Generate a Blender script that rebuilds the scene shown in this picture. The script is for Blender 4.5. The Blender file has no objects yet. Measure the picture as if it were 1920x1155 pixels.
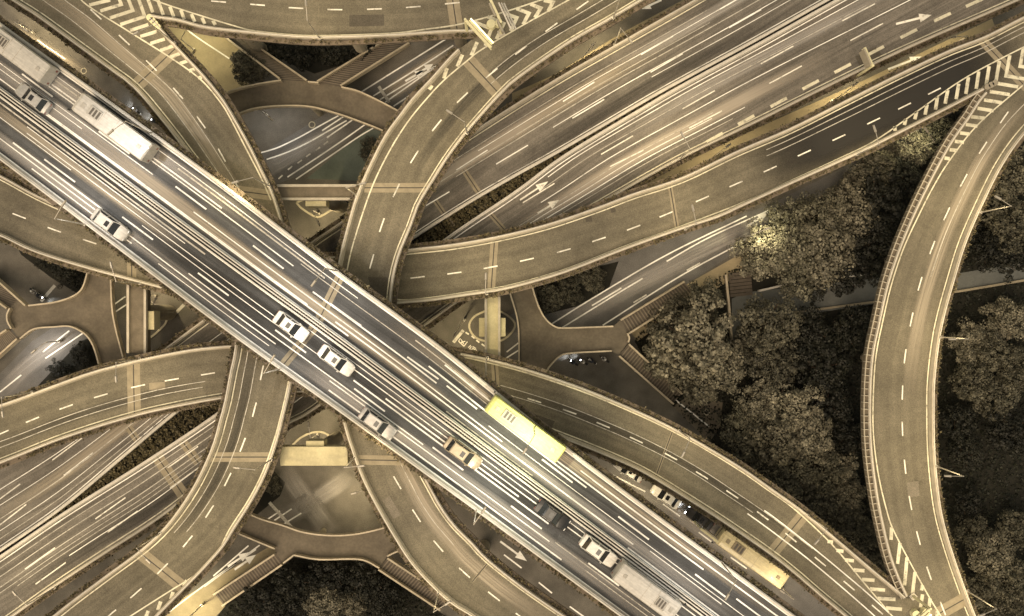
import bpy, bmesh, math, random
from mathutils import Vector, Matrix

random.seed(7)
scene = bpy.context.scene
COL = scene.collection
R = math.radians

# ------------------------------------------------------------------ camera, sky, sun, exposure
CAM_H = 150.0
PPM = 13.0                      # photo pixels per metre on the ground
cam_d = bpy.data.cameras.new('camera')
cam = bpy.data.objects.new('camera', cam_d)
COL.objects.link(cam)
cam.location = (0, 0, CAM_H)
cam.rotation_euler = (0, 0, 0)
cam_d.sensor_width = 36.0
cam_d.lens = 36.0 * CAM_H / (1920 / PPM)
cam_d.clip_end = 2000
scene.camera = cam

world = bpy.data.worlds.new('World')
scene.world = world
world.use_nodes = True
wn, wl = world.node_tree.nodes, world.node_tree.links
bg = wn['Background']
sky = wn.new('ShaderNodeTexSky')
sky.sky_type = 'NISHITA'
sky.sun_disc = False
SUN_EL, SUN_ROT = R(62), R(215)
sky.sun_elevation = SUN_EL
sky.sun_rotation = SUN_ROT
tint = wn.new('ShaderNodeMix'); tint.data_type = 'RGBA'; tint.blend_type = 'MULTIPLY'
tint.inputs['Factor'].default_value = 1.0
tint.inputs['B'].default_value = (1.0, 0.66, 0.33, 1)      # sodium glow of the city on the night haze
wl.new(sky.outputs['Color'], tint.inputs['A'])
wl.new(tint.outputs['Result'], bg.inputs['Color'])
bg.inputs['Strength'].default_value = 0.15

sun_d = bpy.data.lights.new('sun', 'SUN')
sun_d.energy = 1.25
sun_d.angle = R(50)
sun_d.color = (1.0, 0.85, 0.63)
sun = bpy.data.objects.new('sun', sun_d)
COL.objects.link(sun)
sd = Vector((math.sin(SUN_ROT) * math.cos(SUN_EL), math.cos(SUN_ROT) * math.cos(SUN_EL), math.sin(SUN_EL)))
sun.rotation_euler = sd.to_track_quat('Z', 'Y').to_euler()

scene.view_settings.view_transform = 'Standard'
scene.view_settings.look = 'None'
scene.view_settings.exposure = 1.0
scene.view_settings.gamma = 1.0
scene.view_settings.use_curve_mapping = False
scene.render.engine = 'CYCLES'
scene.cycles.use_denoising = True
scene.cycles.max_bounces = 4
scene.cycles.diffuse_bounces = 2
scene.cycles.glossy_bounces = 2
scene.cycles.transparent_max_bounces = 6
scene.cycles.sample_clamp_indirect = 4.0
LAMP = 1.5                      # overall lamp power factor

# ------------------------------------------------------------------ helpers
def S(z): return PPM * CAM_H / (CAM_H - z)
def P(px, py, z=0.0):
    s = S(z)
    return ((px - 960.0) / s, (577.5 - py) / s)
def PV(px, py, z=0.0, dz=0.0):
    x, y = P(px, py, z)
    return Vector((x, y, z + dz))

def tag(o, label=None, cat=None, group=None, kind=None):
    if label: o['label'] = label
    if cat: o['category'] = cat
    if group: o['group'] = group
    if kind: o['kind'] = kind
    return o
def empty(name, loc=(0, 0, 0), rz=0.0):
    o = bpy.data.objects.new(name, None)
    COL.objects.link(o)
    o.location = loc
    o.rotation_euler = (0, 0, rz)
    o.empty_display_size = 0.3
    return o
def link(name, me, parent=None, loc=None, rz=None):
    o = bpy.data.objects.new(name, me)
    COL.objects.link(o)
    if parent: o.parent = parent
    if loc is not None: o.location = loc
    if rz is not None: o.rotation_euler = (0, 0, rz)
    return o
def mesh(name, v, f, mat, uv=None, fm=None, smooth=False):
    me = bpy.data.meshes.new(name)
    me.from_pydata([tuple(p) for p in v], [], f)
    for m in (mat if isinstance(mat, (list, tuple)) else [mat]): me.materials.append(m)
    if fm: me.polygons.foreach_set('material_index', fm)
    if uv:
        ul = me.uv_layers.new(name='UVMap')
        for lo in me.loops: ul.data[lo.index].uv = uv[lo.vertex_index]
    if smooth: me.polygons.foreach_set('use_smooth', [True] * len(me.polygons))
    me.update()
    return me
def obj(name, v, f, mat, parent=None, uv=None, fm=None, smooth=False):
    return link(name, mesh(name, v, f, mat, uv, fm, smooth), parent)
def copy_tree(o, parent=None):
    c = o.copy()
    COL.objects.link(c)
    c.parent = parent
    for ch in list(o.children):
        copy_tree(ch, c)
    return c

BOXF = [(0, 3, 2, 1), (4, 5, 6, 7), (0, 1, 5, 4), (1, 2, 6, 5), (2, 3, 7, 6), (3, 0, 4, 7)]
class MB:
    def __init__(s): s.v = []; s.f = []
    def box(s, x0, x1, y0, y1, z0, z1):
        n = len(s.v)
        s.v += [(x0, y0, z0), (x1, y0, z0), (x1, y1, z0), (x0, y1, z0), (x0, y0, z1), (x1, y0, z1), (x1, y1, z1), (x0, y1, z1)]
        s.f += [tuple(n + i for i in q) for q in BOXF]
        return s
    def frustum(s, b, t, z0, z1):
        n = len(s.v)
        s.v += [(x, y, z0) for x, y in b] + [(x, y, z1) for x, y in t]
        s.f += [tuple(n + i for i in q) for q in BOXF]
        return s
    def bar(s, a, b, r0, r1=None, seg=8):
        a, b = Vector(a), Vector(b)
        r1 = r0 if r1 is None else r1
        d = (b - a).normalized()
        u = d.cross(Vector((0, 0, 1)) if abs(d.z) < 0.9 else Vector((1, 0, 0))).normalized()
        w = d.cross(u)
        n = len(s.v)
        for c, r in ((a, r0), (b, r1)):
            for k in range(seg):
                t = 2 * math.pi * k / seg
                s.v.append(tuple(c + u * (r * math.cos(t)) + w * (r * math.sin(t))))
        for k in range(seg):
            k2 = (k + 1) % seg
            s.f.append((n + k, n + k2, n + seg + k2, n + seg + k))
        s.f.append(tuple(n + k for k in reversed(range(seg))))
        s.f.append(tuple(n + seg + k for k in range(seg)))
        return s
    def disc(s, c, axis, r, h, seg=14):
        a = Vector(c) - Vector(axis) * (h / 2)
        return s.bar(a, a + Vector(axis) * h, r, r, seg)
    def build(s, name, mat, parent=None, smooth=False, bevel=0.0, seg=2):
        o = obj(name, s.v, s.f, mat, parent, smooth=smooth)
        if bevel:
            m = o.modifiers.new('bevel', 'BEVEL')
            m.width = bevel; m.segments = seg; m.limit_method = 'ANGLE'
        return o

def catmull(pts, n):
    """n points evenly spaced by arc length on a Catmull-Rom curve through pts (2-D)"""
    q = [Vector(p) for p in pts]
    q = [q[0] * 2 - q[1]] + q + [q[-1] * 2 - q[-2]]
    dense = []
    for i in range(1, len(q) - 2):
        p0, p1, p2, p3 = q[i - 1], q[i], q[i + 1], q[i + 2]
        for k in range(12):
            t = k / 12
            dense.append(0.5 * ((2 * p1) + (p2 - p0) * t + (2 * p0 - 5 * p1 + 4 * p2 - p3) * t * t + (3 * p1 - p0 - 3 * p2 + p3) * t ** 3))
    dense.append(q[-2])
    return even(dense, n)
def even(d, n):
    L = [0.0]
    for a, b in zip(d, d[1:]): L.append(L[-1] + (b - a).length)
    out, j = [], 0
    for i in range(n):
        t = L[-1] * i / (n - 1)
        while j < len(L) - 2 and L[j + 1] < t: j += 1
        seg = L[j + 1] - L[j]
        out.append(d[j].lerp(d[j + 1], (t - L[j]) / seg if seg > 1e-9 else 0))
    return out
def plen(p): return sum((b - a).length for a, b in zip(p, p[1:]))
def normals(p):
    out = []
    for i in range(len(p)):
        a, b = p[max(i - 1, 0)], p[min(i + 1, len(p) - 1)]
        d = (b - a)
        d = d.normalized() if d.length > 1e-9 else Vector((1, 0))
        out.append(Vector((-d.y, d.x)))
    return out
def sweep(p, z, prof, sgn=1, closed=True):
    """profile (offset, height) swept along 2-D polyline p; positive offset to the left times sgn"""
    nn = normals(p)
    v, f = [], []
    k = len(prof)
    for c, n in zip(p, nn):
        for o, h in prof:
            q = c + n * (o * sgn)
            v.append((q.x, q.y, z + h))
    for i in range(len(p) - 1):
        for j in range(k if closed else k - 1):
            j2 = (j + 1) % k
            q = (i * k + j, (i + 1) * k + j, (i + 1) * k + j2, i * k + j2)
            f.append(q if sgn < 0 else q[::-1])
    if closed:
        f.append(tuple(range(k)) if sgn > 0 else tuple(reversed(range(k))))
        e = (len(p) - 1) * k
        f.append(tuple(reversed(range(e, e + k))) if sgn > 0 else tuple(range(e, e + k)))
    return v, f
def sheet(p, z, o0, o1, sgn=1):
    """flat strip along p between two offsets, with uv in metres"""
    nn = normals(p)
    v, uv, f = [], [], []
    d = 0.0
    for i, (c, n) in enumerate(zip(p, nn)):
        if i: d += (p[i] - p[i - 1]).length
        for o, u in ((o0, 0.0), (o1, 1.0)):
            q = c + n * (o * sgn)
            v.append((q.x, q.y, z)); uv.append((u, d))
    for i in range(len(p) - 1):
        q = (2 * i, 2 * i + 2, 2 * i + 3, 2 * i + 1)
        a, b, c = (Vector(v[t][:2]) for t in q[:3])
        f.append(q if (b - a).cross(c - b) > 0 else q[::-1])
    return v, f, uv
def poly_up(pts):
    a = sum(p[0] * q[1] - q[0] * p[1] for p, q in zip(pts, pts[1:] + pts[:1]))
    return pts if a > 0 else pts[::-1]
def slab(name, pts, z0, z1, mat, parent=None):
    """a flat plate with an outline given in world coordinates"""
    pts = poly_up([tuple(p) for p in pts])
    n = len(pts)
    v = [(x, y, z1) for x, y in pts] + [(x, y, z0) for x, y in pts]
    f = [tuple(range(n)), tuple(reversed(range(n, 2 * n)))]
    f += [(i, n + i, n + (i + 1) % n, (i + 1) % n) for i in range(n)]
    return obj(name, v, f, mat, parent)
def flat(name, pts, z, mat, parent=None):
    pts = poly_up([tuple(p) for p in pts])
    return obj(name, [(x, y, z) for x, y in pts], [tuple(range(len(pts)))], mat, parent)
def inside(p, poly):
    x, y = p; c = False; j = len(poly) - 1
    for i in range(len(poly)):
        (xi, yi), (xj, yj) = poly[i], poly[j]
        if (yi > y) != (yj > y) and x < (xj - xi) * (y - yi) / (yj - yi) + xi: c = not c
        j = i
    return c

# ------------------------------------------------------------------ materials
def new_mat(name):
    m = bpy.data.materials.new(name)
    m.use_nodes = True
    return m, m.node_tree.nodes, m.node_tree.links, m.node_tree.nodes['Principled BSDF']
def noise(nd, lk, vec, scale, detail=3.0, rough=0.6):
    n = nd.new('ShaderNodeTexNoise')
    n.inputs['Scale'].default_value = scale
    n.inputs['Detail'].default_value = detail
    n.inputs['Roughness'].default_value = rough
    if vec is not None: lk.new(vec, n.inputs['Vector'])
    return n.outputs['Fac']
def maprange(nd, lk, fac, a, b, c=0.3, d=0.7):
    m = nd.new('ShaderNodeMapRange')
    m.inputs['From Min'].default_value = c; m.inputs['From Max'].default_value = d
    m.inputs['To Min'].default_value = a; m.inputs['To Max'].default_value = b
    lk.new(fac, m.inputs['Value'])
    return m.outputs['Result']
def mul(nd, lk, *facs):
    out = facs[0]
    for x in facs[1:]:
        m = nd.new('ShaderNodeMath'); m.operation = 'MULTIPLY'
        lk.new(out, m.inputs[0])
        if isinstance(x, float): m.inputs[1].default_value = x
        else: lk.new(x, m.inputs[1])
        out = m.outputs[0]
    return out
def scale_col(nd, lk, col, fac):
    m = nd.new('ShaderNodeVectorMath'); m.operation = 'SCALE'
    if isinstance(col, tuple): m.inputs[0].default_value = col[:3]
    else: lk.new(col, m.inputs[0])
    lk.new(fac, m.inputs['Scale'])
    return m.outputs['Vector']
def stretch(nd, lk, vec, sx, sy, sz=1.0):
    m = nd.new('ShaderNodeMapping')
    m.inputs['Scale'].default_value = (sx, sy, sz)
    lk.new(vec, m.inputs['Vector'])
    return m.outputs['Vector']

def asphalt(name, col, streak=0.22, patch=0.25, grain=0.35, uv=True):
    m, nd, lk, bs = new_mat(name)
    tc = nd.new('ShaderNodeTexCoord')
    ob = tc.outputs['Object']
    f = mul(nd, lk, maprange(nd, lk, noise(nd, lk, ob, 0.16, 3), 1 - patch, 1 + patch),
            maprange(nd, lk, noise(nd, lk, ob, 1.1, 4), 0.93, 1.07),
            maprange(nd, lk, noise(nd, lk, ob, 9.0, 2, 0.8), 1 - grain, 1 + grain))
    if uv:
        st = stretch(nd, lk, tc.outputs['UV'], 1.5, 0.035)
        st2 = stretch(nd, lk, tc.outputs['UV'], 4.5, 0.08)
        sp = nd.new('ShaderNodeSeparateXYZ'); lk.new(tc.outputs['UV'], sp.inputs[0])
        wv = nd.new('ShaderNodeMath'); wv.operation = 'MULTIPLY'; wv.inputs[1].default_value = 3.55
        lk.new(sp.outputs['X'], wv.inputs[0])
        cs_ = nd.new('ShaderNodeMath'); cs_.operation = 'COSINE'; lk.new(wv.outputs[0], cs_.inputs[0])
        f = mul(nd, lk, f, maprange(nd, lk, cs_.outputs[0], 0.93, 1.06, -1, 1),
                maprange(nd, lk, noise(nd, lk, ob, 0.5, 5, 0.75), 0.72, 1.0, 0.28, 0.42))
        f = mul(nd, lk, f, maprange(nd, lk, noise(nd, lk, st, 1.0, 2), 1 - streak, 1 + streak),
                maprange(nd, lk, noise(nd, lk, st2, 1.0, 2), 1 - streak * .4, 1 + streak * .4))
    lk.new(scale_col(nd, lk, col, f), bs.inputs['Base Color'])
    bs.inputs['Roughness'].default_value = 0.82
    bs.inputs['Specular IOR Level'].default_value = 0.25
    b = nd.new('ShaderNodeBump'); b.inputs['Strength'].default_value = 0.25; b.inputs['Distance'].default_value = 0.02
    lk.new(noise(nd, lk, ob, 22.0, 2), b.inputs['Height'])
    lk.new(b.outputs['Normal'], bs.inputs['Normal'])
    return m
def plain(name, col, rough=0.7, var=0.12, sc=2.0, metal=0.0, spec=0.4, bump=0.0):
    m, nd, lk, bs = new_mat(name)
    tc = nd.new('ShaderNodeTexCoord')
    f = mul(nd, lk, maprange(nd, lk, noise(nd, lk, tc.outputs['Object'], sc, 4), 1 - var, 1 + var),
            maprange(nd, lk, noise(nd, lk, tc.outputs['Object'], sc * 9, 2), 1 - var * .5, 1 + var * .5))
    lk.new(scale_col(nd, lk, col, f), bs.inputs['Base Color'])
    bs.inputs['Roughness'].default_value = rough
    bs.inputs['Metallic'].default_value = metal
    bs.inputs['Specular IOR Level'].default_value = spec
    if bump:
        b = nd.new('ShaderNodeBump'); b.inputs['Strength'].default_value = bump; b.inputs['Distance'].default_value = 0.05
        lk.new(noise(nd, lk, tc.outputs['Object'], sc * 6, 3), b.inputs['Height'])
        lk.new(b.outputs['Normal'], bs.inputs['Normal'])
    return m
def paint_mark(name, col, worn=0.45):
    """road paint, rubbed through to the asphalt in places"""
    m, nd, lk, bs = new_mat(name)
    tc = nd.new('ShaderNodeTexCoord')
    gp = nd.new('ShaderNodeNewGeometry').outputs['Position']
    w = maprange(nd, lk, noise(nd, lk, gp, 1.6, 5, 0.75), 0.0, 1.0, worn - 0.14, worn + 0.05)
    w2 = maprange(nd, lk, noise(nd, lk, gp, 0.25, 2), 0.62, 1.0, 0.3, 0.6)
    mx = nd.new('ShaderNodeMix'); mx.data_type = 'RGBA'
    mx.inputs['A'].default_value = (0.16, 0.145, 0.12, 1)
    lk.new(scale_col(nd, lk, col, w2), mx.inputs['B'])
    lk.new(w, mx.inputs['Factor'])
    lk.new(mx.outputs['Result'], bs.inputs['Base Color'])
    bs.inputs['Roughness'].default_value = 0.6
    return m
def film(name, col, dens, low=0.35):
    """thin film on the asphalt for painted light trails, wear and overlays: soft ragged edges across its width"""
    m, nd, lk, bs = new_mat(name)
    tc = nd.new('ShaderNodeTexCoord')
    sp = nd.new('ShaderNodeSeparateXYZ'); lk.new(tc.outputs['UV'], sp.inputs[0])
    mm = nd.new('ShaderNodeMath'); mm.operation = 'PINGPONG'; mm.inputs[1].default_value = 0.5
    lk.new(sp.outputs['X'], mm.inputs[0])
    edge = maprange(nd, lk, mm.outputs[0], 0.0, 1.0, 0.02, 0.28)
    st = stretch(nd, lk, tc.outputs['UV'], 7.0, 0.06)
    nz = maprange(nd, lk, noise(nd, lk, st, 1.0, 3), low, 1.0, 0.3, 0.65)
    at = nd.new('ShaderNodeAttribute'); at.attribute_name = 'fade'
    a = mul(nd, lk, edge, nz, float(dens), at.outputs['Fac'])
    bs.inputs['Base Color'].default_value = (*col, 1)
    bs.inputs['Roughness'].default_value = 0.85
    lk.new(a, bs.inputs['Alpha'])
    return m
def leafy(name, dark, light, per=0.35):
    m, nd, lk, bs = new_mat(name)
    tc = nd.new('ShaderNodeTexCoord')
    gp = nd.new('ShaderNodeNewGeometry')
    oi = nd.new('ShaderNodeObjectInfo')
    mx = nd.new('ShaderNodeMix'); mx.data_type = 'RGBA'
    mx.inputs['A'].default_value = (*dark, 1); mx.inputs['B'].default_value = (*light, 1)
    fac = maprange(nd, lk, noise(nd, lk, tc.outputs['Object'], 3.2, 4, 0.7), 0, 1, 0.36, 0.66)
    lk.new(fac, mx.inputs['Factor'])
    rnd = maprange(nd, lk, oi.outputs['Random'], 1 - per, 1 + per, 0, 1)
    rpi = maprange(nd, lk, gp.outputs['Random Per Island'], 0.55, 1.5, 0, 1)
    lk.new(scale_col(nd, lk, mx.outputs['Result'], mul(nd, lk, rnd, rpi)), bs.inputs['Base Color'])
    bs.inputs['Roughness'].default_value = 0.6
    bs.inputs['Specular IOR Level'].default_value = 0.3
    return m
def carpaint(name, col, rough=0.3, metal=0.0):
    m, nd, lk, bs = new_mat(name)
    tc = nd.new('ShaderNodeTexCoord')
    f = mul(nd, lk, maprange(nd, lk, noise(nd, lk, tc.outputs['Object'], 3.0, 3), 0.85, 1.05), maprange(nd, lk, noise(nd, lk, stretch(nd, lk, tc.outputs['Object'], 0.4, 5.0), 1.0, 3), 0.78, 1.05))
    lk.new(scale_col(nd, lk, col, f), bs.inputs['Base Color'])
    bs.inputs['Roughness'].default_value = rough
    bs.inputs['Metallic'].default_value = metal
    bs.inputs['Coat Weight'].default_value = 0.4
    return m
def emis(name, col, st):
    m, nd, lk, bs = new_mat(name)
    tc = nd.new('ShaderNodeTexCoord')
    lk.new(scale_col(nd, lk, col, maprange(nd, lk, noise(nd, lk, tc.outputs['Object'], 4.0), 0.9, 1.1)), bs.inputs['Emission Color'])
    bs.inputs['Base Color'].default_value = (*col, 1)
    bs.inputs['Emission Strength'].default_value = st
    return m

M = {}
M['asph_ramp'] = asphalt('asphalt_ramp', (0.136, 0.121, 0.091), 0.09, 0.2)
M['asph_main'] = asphalt('asphalt_highway', (0.074, 0.075, 0.077), 0.35, 0.25)
M['asph_exp'] = asphalt('asphalt_expressway', (0.135, 0.122, 0.106), 0.26, 0.2)
M['asph_new'] = film('asphalt_fresh_overlay', (0.018, 0.016, 0.014), 1.0, 0.95)
M['patch_d'] = asphalt('asphalt_patch_dark', (0.085, 0.075, 0.06), 0.0, 0.15, uv=False)
M['rep_l'] = asphalt('asphalt_repair_pale', (0.175, 0.155, 0.125), 0.0, 0.15, uv=False)
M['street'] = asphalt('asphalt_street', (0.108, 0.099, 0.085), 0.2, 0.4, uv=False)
M['lane_grey'] = asphalt('asphalt_street_lane', (0.125, 0.12, 0.115), 0.2, 0.3, uv=False)
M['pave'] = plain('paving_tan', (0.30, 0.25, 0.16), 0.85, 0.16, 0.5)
M['greenpave'] = plain('paving_green', (0.10, 0.118, 0.10), 0.8, 0.18, 0.4)
M['path'] = plain('paving_path', (0.105, 0.110, 0.105), 0.8, 0.16, 0.4)
M['conc'] = plain('concrete_parapet', (0.40, 0.36, 0.295), 0.8, 0.16, 0.9, bump=0.15)
M['concw'] = plain('concrete_painted', (0.56, 0.53, 0.48), 0.7, 0.12, 0.8, bump=0.1)
M['concd'] = plain('concrete_girder', (0.27, 0.24, 0.19), 0.85, 0.2, 0.7, bump=0.2)
M['concy'] = plain('concrete_cap', (0.48, 0.43, 0.27), 0.85, 0.16, 0.5, bump=0.2)
M['beamd'] = plain('concrete_beam_stained', (0.135, 0.112, 0.082), 0.9, 0.25, 0.8, bump=0.2)
M['joint'] = plain('concrete_joint', (0.25, 0.215, 0.155), 0.85, 0.15, 1.2)
M['rubber'] = plain('joint_rubber', (0.05, 0.045, 0.04), 0.8, 0.1)
M['brick'] = plain('bridge_paving', (0.122, 0.103, 0.078), 0.85, 0.24, 0.35, bump=0.1)
M['step'] = plain('stair_stone', (0.085, 0.070, 0.055), 0.85, 0.18, 1.5)
M['tread_lit'] = plain('stair_tread_lit', (0.155, 0.13, 0.10), 0.8, 0.15, 1.5)  # paler tread edge: shadow stripes of the steps are put into the colour
M['rail'] = plain('railing_paint', (0.42, 0.36, 0.27), 0.5, 0.2, 1.0)
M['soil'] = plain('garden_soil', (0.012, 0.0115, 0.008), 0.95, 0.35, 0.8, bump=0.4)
M['kerb'] = plain('kerb_stone', (0.42, 0.38, 0.28), 0.8, 0.15, 1.0)
M['trough'] = plain('planter_box', (0.15, 0.12, 0.09), 0.8, 0.2, 1.5)
M['white'] = paint_mark('road_paint_white', (0.82, 0.79, 0.71), 0.43)
M['line'] = paint_mark('road_paint_and_trails', (0.92, 0.90, 0.85), 0.38)  # road paint, also used for the painted light trails
M['linedim'] = paint_mark('road_paint_and_trails_dim', (0.55, 0.52, 0.46), 0.46)  # dim road paint, also used for fainter painted light trails
M['cream'] = paint_mark('road_paint_cream', (0.72, 0.68, 0.53), 0.43)
M['film'] = film('trail_and_wear_pale', (0.38, 0.33, 0.26), 0.85)  # painted vehicle light trails, and pale tyre tracks on the street
M['filmp'] = film('light_trail_pale', (0.42, 0.37, 0.31), 0.82, 0.7)  # glow of the expressway light trails painted as a pale band
M['filmw'] = film('trail_and_wear_grey', (0.50, 0.47, 0.44), 0.5)  # painted white light smears, and grey tyre tracks on the street
M['filmd'] = film('rubber_dark_track', (0.03, 0.028, 0.026), 0.5)
M['leaf'] = leafy('leaf_tree_lit', (0.042, 0.039, 0.026), (0.195, 0.178, 0.132))  # lamp-lit tone put into the leaf colour
M['leafd'] = leafy('leaf_tree_unlit', (0.004, 0.0045, 0.003), (0.017, 0.017, 0.011))  # same leaves out of the lamps' reach: shade put into the colour
M['leafm'] = leafy('leaf_tree_half_lit', (0.022, 0.021, 0.014), (0.105, 0.098, 0.070))  # same leaves half lit, by colour
M['shrub'] = leafy('leaf_planter', (0.03, 0.026, 0.014), (0.14, 0.115, 0.062), 0.15)
M['cover'] = leafy('leaf_ground_cover_unlit', (0.006, 0.0065, 0.004), (0.022, 0.024, 0.015), 0.1)  # unlit park floor: the lack of light is put into the leaf colour
M['bark'] = plain('bark', (0.07, 0.05, 0.035), 0.9, 0.3, 3.0, bump=0.4)
M['metal'] = plain('galvanised_metal', (0.42, 0.39, 0.34), 0.4, 0.1, 2.0, metal=0.3)
M['metald'] = plain('dark_metal', (0.10, 0.09, 0.08), 0.5, 0.15, 2.0, metal=0.3)
M['lampw'] = emis('lamp_glass', (1.0, 0.93, 0.72), 6.0)
M['lampy'] = emis('lamp_tube_yellow', (1.0, 0.92, 0.42), 1.4)
M['headl'] = emis('vehicle_headlight', (0.95, 0.97, 1.0), 9.0)
M['taill'] = carpaint('vehicle_tail_light', (0.22, 0.07, 0.05))
M['glass'] = carpaint('vehicle_glass', (0.02, 0.022, 0.025), 0.08)
M['tyre'] = plain('tyre_rubber', (0.02, 0.02, 0.02), 0.85, 0.1)
M['rim'] = plain('wheel_rim', (0.45, 0.45, 0.45), 0.35, 0.05, metal=0.7)
M['pwhite'] = carpaint('paint_white', (0.78, 0.76, 0.72))
M['ppale'] = carpaint('paint_pale_grey', (0.50, 0.48, 0.45), 0.5)
M['psilver'] = carpaint('paint_silver', (0.45, 0.44, 0.43), 0.35, 0.3)
M['pgrey'] = carpaint('paint_grey', (0.20, 0.20, 0.20), 0.35, 0.3)
M['pblack'] = carpaint('paint_black', (0.015, 0.015, 0.016))
M['pbeige'] = carpaint('paint_beige', (0.42, 0.35, 0.25), 0.35, 0.2)
M['pbus'] = carpaint('paint_bus_cream', (0.68, 0.60, 0.38))
M['plime'] = carpaint('paint_lime', (0.66, 0.68, 0.25), 0.6)
M['cloth'] = plain('rider_cloth', (0.03, 0.035, 0.05), 0.85, 0.2, 5.0)
M['clothl'] = plain('rider_cloth_pale', (0.35, 0.33, 0.32), 0.85, 0.2, 5.0)
M['helmet'] = carpaint('helmet_white', (0.7, 0.7, 0.68))
M['roofgrey'] = plain('vehicle_roof_grey', (0.36, 0.34, 0.31), 0.6, 0.15, 2.0)
M['sign'] = plain('sign_back', (0.30, 0.27, 0.22), 0.5, 0.1)
M['signy'] = plain('sign_frame_cream', (0.62, 0.58, 0.38), 0.5, 0.1)

# ------------------------------------------------------------------ foliage strips
def leaf_quads(out, p, size, rng, flatness=0.5):
    """one leaf-sized quad at p with a random tilt"""
    n = Vector((rng.uniform(-1, 1), rng.uniform(-1, 1), rng.uniform(flatness, 1.2))).normalized()
    u = n.cross(Vector((rng.uniform(-1, 1), rng.uniform(-1, 1), 0.1))).normalized()
    w = n.cross(u)
    a = size * rng.uniform(0.6, 1.2); b = a * rng.uniform(0.45, 0.8)
    v, f = out
    k = len(v)
    v += [tuple(p - u * a), tuple(p - w * b), tuple(p + u * a), tuple(p + w * b)]
    f.append((k, k + 1, k + 2, k + 3))
def shrub_strip(name, p, z, o0, o1, h, sgn, parent, rng, dens=26, box=1.9, gap=0.22, mat='shrub', label=None):
    L = plen(p)
    q = even(p, max(3, int(L / 0.5)))
    nn = normals(q)
    out = ([], [])
    cnt = int(L * dens)
    thin = [rng.uniform(0.25, 1.25) for _ in range(int(L / box) + 2)]
    for _ in range(cnt):
        s = rng.uniform(0, L)
        ph = (s % box) / box
        if ph < gap / box or rng.random() > thin[int(s / box)]: continue
        i = min(int(s / L * (len(q) - 1)), len(q) - 2)
        t = s / L * (len(q) - 1) - i
        c = q[i].lerp(q[i + 1], t)
        o = o0 + (o1 - o0) * (0.5 + rng.gauss(0, 0.24))
        b = c + nn[i] * (o * sgn)
        leaf_quads(out, Vector((b.x, b.y, z + h * rng.uniform(0.3, 1.15))), 0.17, rng, 0.2)
    o = obj(name, out[0], out[1], M[mat], parent)
    o['kind'] = 'stuff'
    return o

# ------------------------------------------------------------------ roads
ROADS = {}
PROF_PARAPET = [(0, -0.35), (0, 0.85), (0.36, 0.85), (0.48, 0.0), (0.48, -0.35)]
def deck_mesh(root, Lp, Rp, z, mat, thick=1.5):
    n = len(Lp)
    v, uv, f = [], [], []
    d = 0.0
    for i in range(n):
        a, b = Lp[i], Rp[i]
        if i: d += (((Lp[i] - Lp[i - 1]).length + (Rp[i] - Rp[i - 1]).length) / 2)
        w = (b - a).length
        for c, zz, u in ((a, z, 0), (b, z, w), (b, z - 0.45, w), (a.lerp(b, 0.72), z - thick, w * .72), (a.lerp(b, 0.28), z - thick, w * .28), (a, z - 0.45, 0)):
            v.append((c.x, c.y, zz)); uv.append((u, d))
    cross = (Rp[0] - Lp[0]).cross(Lp[1] - Lp[0])
    for i in range(n - 1):
        for j in range(6):
            j2 = (j + 1) % 6
            q = (i * 6 + j, i * 6 + j2, (i + 1) * 6 + j2, (i + 1) * 6 + j)
            f.append(q if cross > 0 else q[::-1])
    c0 = tuple(range(6)); c1 = tuple(range((n - 1) * 6, n * 6))
    f += ([c0[::-1], c1] if cross > 0 else [c0, c1[::-1]])
    fm = []
    for i in range(n - 1): fm += [0, 1, 1, 1, 1, 1]
    fm += [1, 1]
    return obj('deck', v, f, [mat, M['concd']], root, uv, fm)
def edge_world(px, z, n): return catmull([P(x, y, z + 0.75) for x, y in px], n)
def sub_poly(px, i0, i1, z, n):
    """the stretch of an edge between two of its traced points"""
    q = [Vector(P(x, y, z + 0.75)) for x, y in px]
    ext = catmull([tuple(p) for p in q], 400)
    def near(t): return min(range(len(ext)), key=lambda k: (ext[k] - t).length)
    a, b = near(q[i0]), near(q[i1])
    return even(ext[a:b + 1], n)
def carriageway(key, root, Lpx, Rpx, z, mat, n=70):
    Lw, Rw = edge_world(Lpx, z, n), edge_world(Rpx, z, n)
    deck_mesh(root, Lw, Rw, z, mat)
    ROADS[key] = (Lw, Rw, z, root)
def parapet(root, px, other_px, z, i0=0, i1=None, plant=True, line=True, n=60, mat='conc', rng=None, wall=True, dens=26, gap=0.22, inset=0.62, linemat='cream'):
    i1 = len(px) - 1 if i1 is None else i1
    p = sub_poly(px, i0, i1, z, n)
    o = [Vector(P(x, y, z + 0.75)) for x, y in other_px]
    mid = p[n // 2]
    tgt = min(o, key=lambda q: (q - mid).length)
    nn = normals(p)[n // 2]
    sgn = 1 if nn.dot(tgt - mid) > 0 else -1
    if wall:
        v, f = sweep(p, z, PROF_PARAPET, sgn)
        obj('parapet', v, f, M[mat], root)
        v, f = sweep(p, z, [(0.10, 0.93), (0.10, 1.02), (0.20, 1.02), (0.20, 0.93)], sgn)
        obj('handrail', v, f, M['concw'], root)
    if line:
        v, f, uv = sheet(p, z + 0.006, inset, inset + 0.14, sgn)
        obj('edge_line', v, f, M[linemat], root, uv)
    if plant:
        v, f = sweep(p, z, [(-0.02, -0.25), (-0.02, 0.15), (-0.62, 0.15), (-0.62, -0.25)], sgn)
        obj('planter_trough', v, f, M['trough'], root)
        shrub_strip('planter_shrubs', p, z + 0.15, -0.05, -0.68, 0.55, sgn, root, rng or random, dens, gap=gap)
    return p, sgn
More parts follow.
